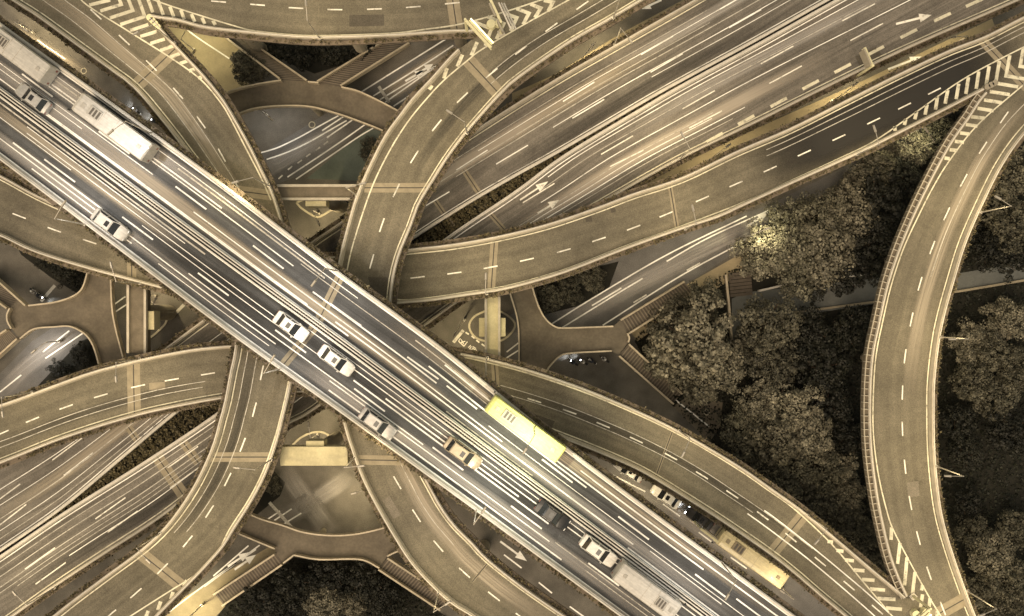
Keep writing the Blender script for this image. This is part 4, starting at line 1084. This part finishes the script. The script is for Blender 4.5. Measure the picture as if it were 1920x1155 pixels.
# ------------------------------------------------------------------ street lamps
def lamp(px, py, z, toward, label, hgt=9.0, arm=1.8, power=700, col=(1.0, 0.80, 0.45), lit=True, foot=None):
    """post on the parapet at the traced foot with an arm towards the road"""
    x, y = P(px, py, z + 0.9)
    tx, ty = P(*toward, z)
    d = Vector((tx - x, ty - y)).normalized()
    o = tag(empty('street_lamp', (x, y, z), math.atan2(d.y, d.x)), label, 'street lamp', 'street lamps along the roads')
    MB().box(-0.16, 0.16, -0.16, 0.16, -0.3, 1.0).build('base', M['metal'], o)
    MB().bar((0, 0, 0.9), (0, 0, hgt), 0.10, 0.06, 8).build('pole', M['metal'], o)
    MB().bar((0, 0, hgt - 0.05), (arm, 0, hgt + 0.35), 0.05, 0.04, 6).build('arm', M['metal'], o)
    hd = MB().frustum([(arm - .2, -.15), (arm + .7, -.12), (arm + .7, .12), (arm - .2, .15)], [(arm - .1, -.09), (arm + .6, -.07), (arm + .6, .07), (arm - .1, .09)], hgt + 0.28, hgt + 0.46).build('lamp_head', M['metal'], o)
    MB().box(arm - .1, arm + .6, -.09, .09, hgt + 0.235, hgt + 0.275).build('lamp_glass', M['lampw'] if lit else M['metal'], hd)
    if lit:
        ld = bpy.data.lights.new('lamp_light', 'SPOT')
        ld.energy = power * LAMP; ld.color = col; ld.spot_size = R(150); ld.spot_blend = 0.8; ld.shadow_soft_size = 0.25
        lo = bpy.data.objects.new('lamp_light', ld); COL.objects.link(lo)
        lo.parent = o; lo.location = (arm + 0.25, 0, hgt + 0.12)
    return o
COOL = (1.0, 0.94, 0.86)
lamp(283,250,ZM,(230,300),'highway lamp on the upper parapet near the left edge', col=COOL)
lamp(632,508,ZM,(590,570),'highway lamp on the upper parapet above the crossing', col=COOL)
lamp(1000,800,ZM,(960,860),'highway lamp on the upper parapet beside the lime bus', col=(1.0, 0.97, 0.62), power=1700)
lamp(1353,1055,ZM,(1320,1100),'highway lamp on the upper parapet near the lower right', col=COOL)
lamp(158,421,ZM,(200,370),'highway lamp on the lower parapet near the left edge', col=COOL)
lamp(525,692,ZM,(560,640),'highway lamp on the lower parapet above the lower left ramp', col=COOL)
lamp(893,957,ZM,(930,900),'highway lamp on the lower parapet beside the wedge of street', col=COOL)
lamp(504,348,ZV,(455,365),'lamp on the right wall of the upper left ramp near the highway')
lamp(668,366,ZV,(740,352),'lamp on the left wall of the upper ramp near the cross beam')
lamp(876,250,ZV,(810,210),'lamp on the right wall of the upper ramp')
lamp(327,80,ZV,(270,120),'lamp on the right wall of the upper left ramp near the gore')
lamp(508,862,ZV,(440,850),'lamp on the right wall of the lower left ramp by the cross beam')
lamp(665,858,ZV,(720,850),'lamp on the left wall of the lower centre ramp by the cross beam')
lamp(822,1112,ZV,(880,1070),'lamp on the left wall of the lower centre ramp near the bottom')
lamp(1150,34,ZV,(1110,-20),'added fill lamp on the right wall of the ramp at the top')  # this and the next two are added to even out the ramp light
lamp(600,72,ZV,(600,20),'added fill lamp on the lower wall of the ramp along the top edge')
lamp(300,1000,ZV,(350,1040),'added fill lamp on the left wall of the lower left ramp')
lamp(913,551,ZH,(915,500),'lamp on the lower wall of the right ramp near the crossing')
lamp(1285,430,ZH,(1270,380),'lamp on the lower wall of the long right ramp midway')
lamp(1607,290,ZH,(1585,240),'lamp on the lower wall of the long right ramp before the hatching')
lamp(262,531,ZH,(255,480),'lamp on the lower wall of the left ramp by the cross beam')
lamp(262,673,ZH,(270,720),'lamp on the upper wall of the lower left ramp by the cross beam')
lamp(914,671,ZH,(915,730),'lamp on the upper wall of the right ramp beside the cross beam')
lamp(1274,808,ZH,(1250,850),'lamp on the upper wall of the lower right ramp midway')
lamp(1515,966,ZH,(1480,1000),'lamp on the upper wall of the lower right ramp before the hatching')
lamp(60,735,ZH,(75,790),'added fill lamp on the upper wall of the lower left ramp near the edge')  # added to fill a dim stretch of ramp
lamp(1840,398,ZH,(1800,380),'upper lamp post on the outside of the right ramp', power=1100)
lamp(1764,632,ZH,(1710,632),'middle lamp post on the outside of the right ramp', power=1100)
lamp(1756,874,ZH,(1700,870),'lower lamp post on the outside of the right ramp', power=1100)
lamp(1814,1108,ZH,(1760,1120),'lowest lamp post on the outside of the right ramp', power=1100)
lamp(1152,83,ZE,(1175,120),'lamp on the upper wall of the expressway')
lamp(1275,297,ZE,(1250,260),'lamp on the lower wall of the expressway')
lamp(102,1102,ZE,(75,1060),'added fill lamp on the lower wall of the expressway at the lower left')  # added to brighten this end of the expressway
lamp(362,92,0,(390,60),'bright street lamp on the yellow pavement in the upper left wedge', hgt=6.5, power=850, col=(1.0, 0.86, 0.48))
lamp(1383,448,0,(1410,437),'bright street lamp against the park tree beside the street', hgt=10.2, power=850, col=(1.0, 0.88, 0.52))
lamp(1712,282,0,(1690,262),'bright street lamp in the tip of the park', hgt=8.5, power=900, col=(1.0, 0.88, 0.5))
lamp(378,1135,0,(350,1150),'bright street lamp on the yellow pavement at the bottom left', hgt=6.5, power=1000, col=(1.0, 0.88, 0.5))
lamp(1560,190,0,(1590,165),'street lamp in the yellow strip between expressway and ramp', hgt=6.0, power=1100)
lamp(1330,300,0,(1350,285),'street lamp at the left end of the yellow strip', hgt=6.0, power=550)
lamp(1785,85,0,(1760,90),'street lamp at the right end of the yellow strip', hgt=6.0, power=550)
lamp(598,400,0,(610,420),'added slim fill lamp on the island below the upper cross beam', hgt=6.0, power=900)  # both island lamps are added to lift the ground below the decks
lamp(595,815,0,(595,790),'added slim fill lamp on the island behind the lower cross beam', hgt=6.0, power=900)
lamp(1090,120,0,(1100,110),'street lamp in the tan strip beside the upper ramp', hgt=5.5, power=1200)
lamp(60,60,0,(90,80),'added fill lamp beside the street at the upper left', hgt=6.0, power=1200)  # lamps from here down are added to brighten the street-level gaps
lamp(500,215,0,(530,240),'added fill lamp under the top footbridge', hgt=5.0, power=320, col=COOL)
lamp(290,555,0,(300,540),'added fill lamp beside the left island', hgt=6.0, power=800)
lamp(870,600,0,(860,620),'added fill lamp beside the right island', hgt=6.0, power=800)
lamp(700,905,0,(640,920),'added fill lamp in the street below the lower cross beam', hgt=6.0, power=1200)
lamp(1160,905,0,(1180,915),'added fill lamp in the gap between highway and lower right ramp', hgt=6.0, power=500)
lamp(1470,1105,0,(1450,1090),'added fill lamp beside the long cream bus', hgt=6.0, power=150)  # added only to brighten the bus
lamp(110,640,0,(90,660),'added fill lamp under the left footbridge', hgt=5.0, power=450, col=COOL)

# ------------------------------------------------------------------ sign gantries
def gantry(px, py, z, toward, label, span=5.0, h=6.5, lit=True, panels=((0.6, 4.6),), deep=0.45, ph=1.8):
    x, y = P(px, py, z); tx, ty = P(*toward, z)
    a = math.atan2(ty - y, tx - x)
    o = tag(empty('sign_gantry', (x, y, z), a), label, 'road sign', 'overhead road signs')
    MB().bar((0, 0, 0), (0, 0, h + 0.3), 0.2, 0.16, 12).build('post', M['signy'], o)
    MB().box(-0.4, 0.4, -0.4, 0.4, 0.0, 0.12).build('foot_plate', M['metal'], o)
    MB().box(0, span, -0.16, 0.16, h - 0.15, h + 0.15).build('beam', M['signy'], o, bevel=0.03)
    MB().box(0.3, span, -0.08, 0.08, h - 0.9, h - 0.75).build('lower_beam', M['signy'], o, bevel=0.02)
    for a0, a1 in panels:
        MB().box(a0, a1, 0.2, 0.2 + deep * 0.4, h - ph * 0.8, h + ph * 0.3).build('sign_panel', M['signy'] if lit else M['sign'], o, bevel=0.02)
        if lit:
            MB().box(a0, a1, 0.45, 0.62, h + ph * 0.3, h + ph * 0.3 + 0.1).build('light_tube', M['lampy'], o)
    return o
gantry(876, 60, ZV, (913, 100), 'yellow lit overhead sign arm crossing the tip of the upper gore', span=4.6, h=5.5, panels=((0.4, 4.4),), ph=0.9)
gantry(1712, 1118, ZH, (1676, 1150), 'yellow lit overhead sign arm at the meeting of the right ramps', span=4.6, h=5.5, panels=((0.4, 4.4),), ph=0.9)
gantry(1607, 143, ZE, (1594, 113), 'cream cantilever sign on the lower edge of the expressway', span=2.6, h=6.0, panels=((0.2, 2.4),), lit=False)
g2 = gantry(940, 62, ZV, (925, 30), 'grey sign mast with stacked panels on the upper gore chevrons', span=3.0, h=5.0, panels=((-1.2, 0.4), (0.9, 2.6)), lit=False, deep=0.5, ph=1.0)
for k in range(3): MB().box(-1.2 + 0.05, 2.4, -0.9 - k * 0.35, -0.72 - k * 0.35, 4.3 - k * 0.6, 4.5 - k * 0.6).build('panel_rail', M['concw'], g2)
gantry(1300, 975, 0, (1330, 998), 'grey cantilever sign arm over the street with the waiting cars', span=3.0, h=6.0, panels=((0.3, 2.6),), lit=False)
cush = tag(empty('crash_cushion', PV(285, 36, ZV)), 'rounded cream crash barrier at the tip of the upper left gore', 'crash barrier')
for k in range(4): MB().bar((0.35 * k, -0.38 * k, 0), (0.35 * k, -0.38 * k, 0.9), 0.45 - 0.03 * k, 0.42 - 0.03 * k, 14).build('barrel', M['signy'], cush)
cush = tag(empty('crash_cushion', PV(1722, 1150, ZH)), 'pair of round cream crash barrels at the tip of the lower right gore', 'crash barrier')
for dx, dy in ((-0.6, 0.1), (0.65, 0.3), (0.0, -0.9)): MB().bar((dx, dy, 0), (dx, dy, 0.9), 0.55, 0.5, 16).build('barrel', M['signy'], cush)
cush = tag(empty('crash_cushion', PV(921, 48, ZV)), 'round yellow crash barrel in front of the sign mast', 'crash barrier')
MB().bar((0, 0, 0), (0, 0, 0.9), 0.62, 0.55, 18).build('barrel', M['signy'], cush)
MB().bar((0.9, 0.1, 0), (0.9, 0.1, 0.9), 0.45, 0.42, 16).build('barrel', M['signy'], cush)
cush = tag(empty('crash_cushion', PV(1852, 165, ZH)), 'grey crash barrier at the tip of the upper right gore', 'crash barrier')
for k in range(3): MB().bar((-0.4 + 0.5 * k, 0.25 * k, 0), (-0.4 + 0.5 * k, 0.25 * k, 0.85), 0.4, 0.38, 14).build('barrel', M['concd'], cush)

# ------------------------------------------------------------------ vehicles
def wheels(o, xs, hw, r=0.32, wd=0.22):
    for x in xs:
        for s in (-1, 1):
            wv = MB().disc((x, s * (hw - wd / 2), r), (0, 1, 0), r, wd, 16).build('wheel', M['tyre'], o)
            MB().disc((x, s * (hw - wd / 2 + 0.02), r), (0, 1, 0), r * 0.6, wd, 12).build('rim', M['rim'], wv)
def loft(sections):
    v, f = [], []
    k = len(sections[0])
    for s in sections: v += s
    for i in range(len(sections) - 1):
        for j in range(k):
            j2 = (j + 1) % k
            f.append((i * k + j, i * k + j2, (i + 1) * k + j2, (i + 1) * k + j))
    f.append(tuple(reversed(range(k)))); f.append(tuple(range((len(sections) - 1) * k, len(sections) * k)))
    return v, f
def car(px, py, z, to, label, paint, L=4.6, W=1.8, lit=False, group='cars on the roads', suv=0.0):
    x, y = P(px, py, z + 0.8); tx, ty = P(*to, z + 0.8)
    o = tag(empty('car', (x, y, z), math.atan2(ty - y, tx - x)), label, 'car', group)
    h = L / 2; w = W / 2
    st = [(-h, .72, .62), (-h + .12, .86, .86), (-h + .5, .96, .93), (-h + 1.1, 1.0, .96), (0, 1.0, .96), (h - 1.35, 1.0, .95), (h - .7, .97, .86), (h - .2, .88, .74), (h, .66, .58)]
    secs = []
    for sx, ww, top in st:
        top += suv * .6
        a = w * ww
        secs.append([(sx, -a * .94, .22), (sx, a * .94, .22), (sx, a, .45), (sx, a, top - .18), (sx, a * .9, top - .03), (sx, a * .5, top), (sx, 0, top + .012), (sx, -a * .5, top), (sx, -a * .9, top - .03), (sx, -a, top - .18), (sx, -a, .45)])
    v, f = loft(secs)
    b = obj('body', v, f, M[paint], o, smooth=True)
    m = b.modifiers.new('edges', 'EDGE_SPLIT'); m.split_angle = R(50)
    zb = .92 + suv * .6; zt = 1.44 + suv
    c0, c1 = -h + .62 - suv * .6, h - 1.25      # cabin foot
    r0, r1 = -h + 1.25 - suv, h - 2.0           # roof
    wl_, wt = w * .93, w * .76
    MB().frustum([(c0, -wl_), (c1, -wl_), (c1, wl_), (c0, wl_)], [(r0, -wt), (r1, -wt), (r1, wt), (r0, wt)], zb, zt).build('cabin', M['glass'], o, bevel=0.05)
    rf = MB().frustum([(r0 - .06, -wt * 1.03), (r1 + .06, -wt * 1.03), (r1 + .06, wt * 1.03), (r0 - .06, wt * 1.03)], [(r0 + .1, -wt * .9), (r1 - .1, -wt * .9), (r1 - .1, wt * .9), (r0 + .1, wt * .9)], zt - .03, zt + .06).build('roof', M[paint], o, bevel=0.03)
    MB().box(r1 - .75, r1 - .25, -wt * .5, wt * .5, zt + .055, zt + .075).build('sunroof', M['glass'], rf)
    for s in (-1, 1):
        for xa, xb in ((c0, r0), ((c0 + c1) / 2, (r0 + r1) / 2), (c1, r1)):
            MB().bar((xa, s * wl_ * 1.005, zb), (xb, s * wt * 1.01, zt), .055, .05, 5).build('pillar', M[paint], o)
        MB().box(c1 - .35, c1 - .15, s * w * 1.0 if s > 0 else -w * 1.12, s * w * 1.12 if s > 0 else -w, zb - .02, zb + .14).build('mirror', M[paint], o, bevel=0.03)
        MB().box(h - .28, h - .06, s * w * .62 - .17, s * w * .62 + .17, .52 + suv * .5, .70 + suv * .5).build('headlight', M['headl'] if lit else M['rim'], o, bevel=0.03)
        MB().box(-h + .02, -h + .14, s * w * .6 - .2, s * w * .6 + .2, .60 + suv * .5, .76 + suv * .5).build('tail_light', M['taill'], o, bevel=0.02)
    wheels(o, (-h + .85, h - .85), w)
    if lit:
        ld = bpy.data.lights.new('headlight_beam', 'SPOT'); ld.energy = 160 * LAMP; ld.spot_size = R(70); ld.spot_blend = .8; ld.color = (.9, .95, 1); ld.shadow_soft_size = .15
        lo = bpy.data.objects.new('headlight_beam', ld); COL.objects.link(lo); lo.parent = o; lo.location = (h + .05, 0, .65); lo.rotation_euler = (R(72), 0, R(-90))
    return o
def bus(px, py, z, to, label, paint, L=11.4, W=2.5, H=3.1, roof=None, group='buses and vans on the roads', name='bus', cat='bus', lit=False, plainroof=False):
    x, y = P(px, py, z + H); tx, ty = P(*to, z + H)
    o = tag(empty(name, (x, y, z), math.atan2(ty - y, tx - x)), label, cat, group)
    h, w = L / 2, W / 2
    sec = []
    for sx, k, top in ((-h, .93, H - .15), (-h + .15, 1, H), (h - .5, 1, H), (h - .12, .97, H - .22), (h, .9, H - .6)):
        a = w * k
        sec.append([(sx, -a, .35), (sx, a, .35), (sx, a, top - .3), (sx, a * .9, top - .05), (sx, a * .5, top), (sx, -a * .5, top), (sx, -a * .9, top - .05), (sx, -a, top - .3)])
    v, f = loft(sec)
    obj('body', v, f, M[paint], o)
    MB().frustum([(h - .06, -w * .86), (h + .03, -w * .86), (h + .03, w * .86), (h - .06, w * .86)], [(h - .5, -w * .84), (h - .13, -w * .84), (h - .13, w * .84), (h - .5, w * .84)], 1.25, H - .25).build('windscreen', M['glass'], o, bevel=0.03)
    n = max(2, int(L / 1.6))
    for s in (-1, 1):
        for k in range(n):
            xa = -h + .5 + k * (L - 1.5) / n
            MB().box(xa, xa + (L - 1.5) / n - .14, s * w - .03, s * w + .03, 1.35, H - .55).build('side_window', M['glass'], o)
        MB().bar((h - .1, s * w, H - .5), (h + .25, s * (w + .22), H - .55), .03, .03, 5).build('mirror_arm', M['tyre'], o)
        MB().box(h + .15, h + .32, s * (w + .2) - .1, s * (w + .2) + .1, H - .95, H - .5).build('mirror', M['tyre'], o, bevel=0.02)
        MB().box(h - .06, h + .04, s * w * .66 - .18, s * w * .66 + .18, .6, .8).build('headlight', M['headl'] if lit else M['rim'], o)
        MB().box(-h - .03, -h + .03, s * w * .7 - .12, s * w * .7 + .12, .8, 1.2).build('tail_light', M['taill'], o)
    if not plainroof:
        tone = M['joint'] if paint == 'pbus' else M['roofgrey']
        rf = MB().box(h * .30, h * .62, -w * .55, w * .45, H - .02, H + .14).build('roof_unit', tone, o, bevel=0.04)
        for k in range(3): MB().box(h * .33 + k * h * .09, h * .33 + k * h * .09 + h * .05, -w * .42, w * .32, H + .13, H + .18).build('vent_grille', M['metald'], rf)
        MB().box(-h * .82, -h * .72, -.22, .22, H - .01, H + .07).build('roof_hatch', tone, o, bevel=0.02)
        MB().box(h * .72, h * .82, -.3, .3, H - .01, H + .07).build('roof_hatch', tone, o, bevel=0.02)
        MB().box(-h * .08, -h * .075, -w * .85, w * .85, H - .01, H + .02).build('roof_seam', M['conc'], o)
        MB().box(h * .26, h * .265, -w * .85, w * .85, H - .01, H + .02).build('roof_seam', M['conc'], o)
    else:
        tone = M['roofgrey']
        for k in range(4): MB().box(-h * .85, h * .8, -w * .6 + k * w * .4 - .02, -w * .6 + k * w * .4 + .02, H - .01, H + .025).build('roof_rib', M['psilver'], o)
    wheels(o, (-h + L * .24, h - L * .2), w, .46 if L > 7 else .36, .28)
    return o

SE, NW = (lambda x, y: (x + 80, y + 59)), (lambda x, y: (x - 80, y - 59))
def cSE(x, y, lab, p, **k): return car(x, y, ZM, SE(x, y), lab, p, **k)
def cNW(x, y, lab, p, **k): return car(x, y, ZM, NW(x, y), lab, p, **k)
bus(28, 97, ZM, NW(28, 97), 'white bus at the left edge on the upper side of the highway', 'ppale', L=8.6)
bus(208, 236, ZM, NW(208, 236), 'long white bus in the outer lane near the upper left of the highway', 'ppale', L=10.4)
cNW(62, 184, 'silver car in the inner lane near the left edge of the highway', 'psilver', suv=0.2)
bus(985, 805, ZM, NW(985, 805), 'bright lime yellow bus on the upper side of the highway', 'plime', L=10.5, W=2.3, H=2.9)
cSE(206, 421, 'pale tall car close to the lower parapet at the left', 'ppale', suv=0.25, L=4.9)
cSE(545, 612, 'white car just before the expansion joint beside the median', 'pwhite')
cSE(630, 676, 'white car just past the expansion joint', 'pwhite', L=4.8)
cSE(708, 794, 'silver tall car in the outer lane below the crossing', 'psilver', suv=0.25, L=4.9)
cSE(868, 850, 'beige tall car in the inner lane right of the crossing', 'pbeige', suv=0.25, L=5.0)
cSE(1036, 966, 'dark car in the inner lane behind the white tall car', 'pblack')
cSE(1122, 1033, 'white tall car in the inner lane near the lower right', 'pwhite', suv=0.25, L=4.9)
bus(1215, 1112, ZM, SE(1215, 1112), 'white bus cut by the bottom edge in the inner lane', 'ppale', L=8.6)
car(1249, 931, 0, (1180, 885), 'white car with sunroof waiting in the street beside the highway', 'pwhite', L=4.7)
car(1312, 972, 0, (1245, 922), 'black car with bright headlights behind the white street car', 'pblack', L=4.5, lit=True)
car(1180, 882, 0, (1120, 844), 'grey car half hidden under the lower right ramp', 'psilver')
bus(1412, 1049, 0, (1330, 990), 'long cream bus with roof hatches in the street at the lower right', 'pbus', L=11.3, lit=False)

# ------------------------------------------------------------------ scooters and riders
def skin_mesh(name, verts, edges, rad, mat):
    me = bpy.data.meshes.new(name); me.from_pydata(verts, edges, [])
    o = bpy.data.objects.new(name, me); COL.objects.link(o)
    o.modifiers.new('skin', 'SKIN')
    s = o.modifiers.new('sub', 'SUBSURF'); s.levels = 1; s.render_levels = 1
    for sv, r_ in zip(me.skin_vertices[0].data, rad): sv.radius = (r_, r_)
    me.skin_vertices[0].data[0].use_root = True
    dg = bpy.context.evaluated_depsgraph_get()
    out = bpy.data.meshes.new_from_object(o.evaluated_get(dg))
    bpy.data.objects.remove(o)
    out.materials.clear(); out.materials.append(mat)
    return out
RV = [(-.15, 0, .85), (-.12, 0, 1.1), (-.05, 0, 1.35), (-.02, 0, 1.48), (.0, 0, 1.62), (.02, 0, 1.74),
      (-.05, .2, 1.36), (.12, .27, 1.15), (.38, .24, 1.08), (-.05, -.2, 1.36), (.12, -.27, 1.15), (.38, -.24, 1.08),
      (-.1, .12, .82), (.28, .16, .8), (.2, .15, .42), (.34, .15, .36), (-.1, -.12, .82), (.28, -.16, .8), (.2, -.15, .42), (.34, -.15, .36)]
RE_ = [(0, 1), (1, 2), (2, 3), (3, 4), (4, 5), (2, 6), (6, 7), (7, 8), (2, 9), (9, 10), (10, 11), (0, 12), (12, 13), (13, 14), (14, 15), (0, 16), (16, 17), (17, 18), (18, 19)]
RR = [.16, .15, .17, .07, .10, .09, .08, .06, .04, .08, .06, .04, .10, .08, .06, .05, .10, .08, .06, .05]
RIDER = [skin_mesh('rider_body', RV, RE_, RR, M['cloth']), skin_mesh('rider_body', RV, RE_, RR, M['clothl'])]
def scooter(px, py, to, label, rlabel, paint, var=0, lit=True):
    x, y = P(px, py, 0.8); tx, ty = P(*to, 0.8)
    a = math.atan2(ty - y, tx - x)
    o = tag(empty('motor_scooter', (x, y, 0), a), label, 'scooter', 'scooters waiting in the street')
    for wx in (-.55, .62): MB().disc((wx, 0, .25), (0, 1, 0), .25, .11, 14).build('wheel', M['tyre'], o)
    MB().frustum([(-.75, -.14), (.05, -.14), (.05, .14), (-.75, .14)], [(-.8, -.13), (-.02, -.12), (-.02, .12), (-.8, .13)], .35, .68).build('body', M[paint], o, bevel=0.05)
    MB().box(-.72, .0, -.14, .14, .68, .78).build('seat', M['tyre'], o, bevel=0.04)
    MB().box(0.0, .45, -.15, .15, .27, .34).build('footboard', M[paint], o, bevel=0.02)
    MB().frustum([(.40, -.18), (.5, -.18), (.5, .18), (.40, .18)], [(.36, -.14), (.48, -.14), (.48, .14), (.36, .14)], .3, .95).build('leg_shield', M[paint], o, bevel=0.03)
    MB().bar((.40, -.34, 1.03), (.40, .34, 1.03), .025, .025, 6).build('handlebar', M['tyre'], o)
    MB().box(.46, .56, -.1, .1, .78, .92).build('headlight', M['headl'] if lit else M['rim'], o, bevel=0.02)
    MB().bar((.6, 0, .25), (.44, 0, 1.0), .03, .03, 6).build('fork', M['metald'], o)
    p = link('person', RIDER[var], None, (x, y, 0), a)
    tag(p, rlabel, 'person', 'scooter riders')
    hm = MB()
    for k in range(5):
        t0, t1 = k / 5, (k + 1) / 5
        hm.bar((.01, 0, 1.64 + .17 * math.sin(t0 * 1.57)), (.01, 0, 1.64 + .17 * math.sin(t1 * 1.57) + .002), .155 * math.cos(t0 * 1.5), .155 * math.cos(t1 * 1.5), 12)
    hm.build('helmet', M['helmet'] if var else M['cloth'], p)
    if lit:
        ld = bpy.data.lights.new('headlight_beam', 'SPOT'); ld.energy = 60 * LAMP; ld.spot_size = R(80); ld.spot_blend = .8; ld.color = (.88, .94, 1); ld.shadow_soft_size = .06
        lo = bpy.data.objects.new('headlight_beam', ld); COL.objects.link(lo); lo.parent = o; lo.location = (.62, 0, .85); lo.rotation_euler = (R(65), 0, R(-90))
sc = 'dark clothed rider on the '
scooter(1076, 680, (1050, 662), 'leftmost scooter with bright headlight under the right footbridge', 'dark clothed rider on the leftmost scooter under the right footbridge', 'pblack')
scooter(1094, 679, (1068, 661), 'second scooter from the left under the right footbridge', 'pale clothed rider with white helmet on the second scooter from the left', 'pgrey', 1)
scooter(1110, 677, (1084, 659), 'third scooter from the left under the right footbridge', 'dark clothed rider on the third scooter from the left under the footbridge', 'pwhite', 0, False)
scooter(1134, 674, (1108, 656), 'rightmost scooter under the edge of the right footbridge', 'pale clothed rider with white helmet on the rightmost scooter', 'pblack', 1, False)
scooter(74, 554, (100, 572), 'scooter with glaring headlight beside the left footbridge', 'dark clothed rider on the scooter with the glaring headlight', 'pwhite')
scooter(63, 546, (90, 564), 'second scooter just behind the glaring one by the left footbridge', 'pale clothed rider behind the glaring scooter on the left', 'pgrey', 1, False)
scooter(255, 207, (230, 188), 'white scooter in the narrow gap beside the upper left ramp', 'pale clothed rider in the narrow gap beside the upper left ramp', 'pwhite', 1)
scooter(290, 228, (262, 210), 'dark scooter following in the narrow gap beside the upper left ramp', 'dark clothed rider following in the narrow gap', 'pblack', 0)
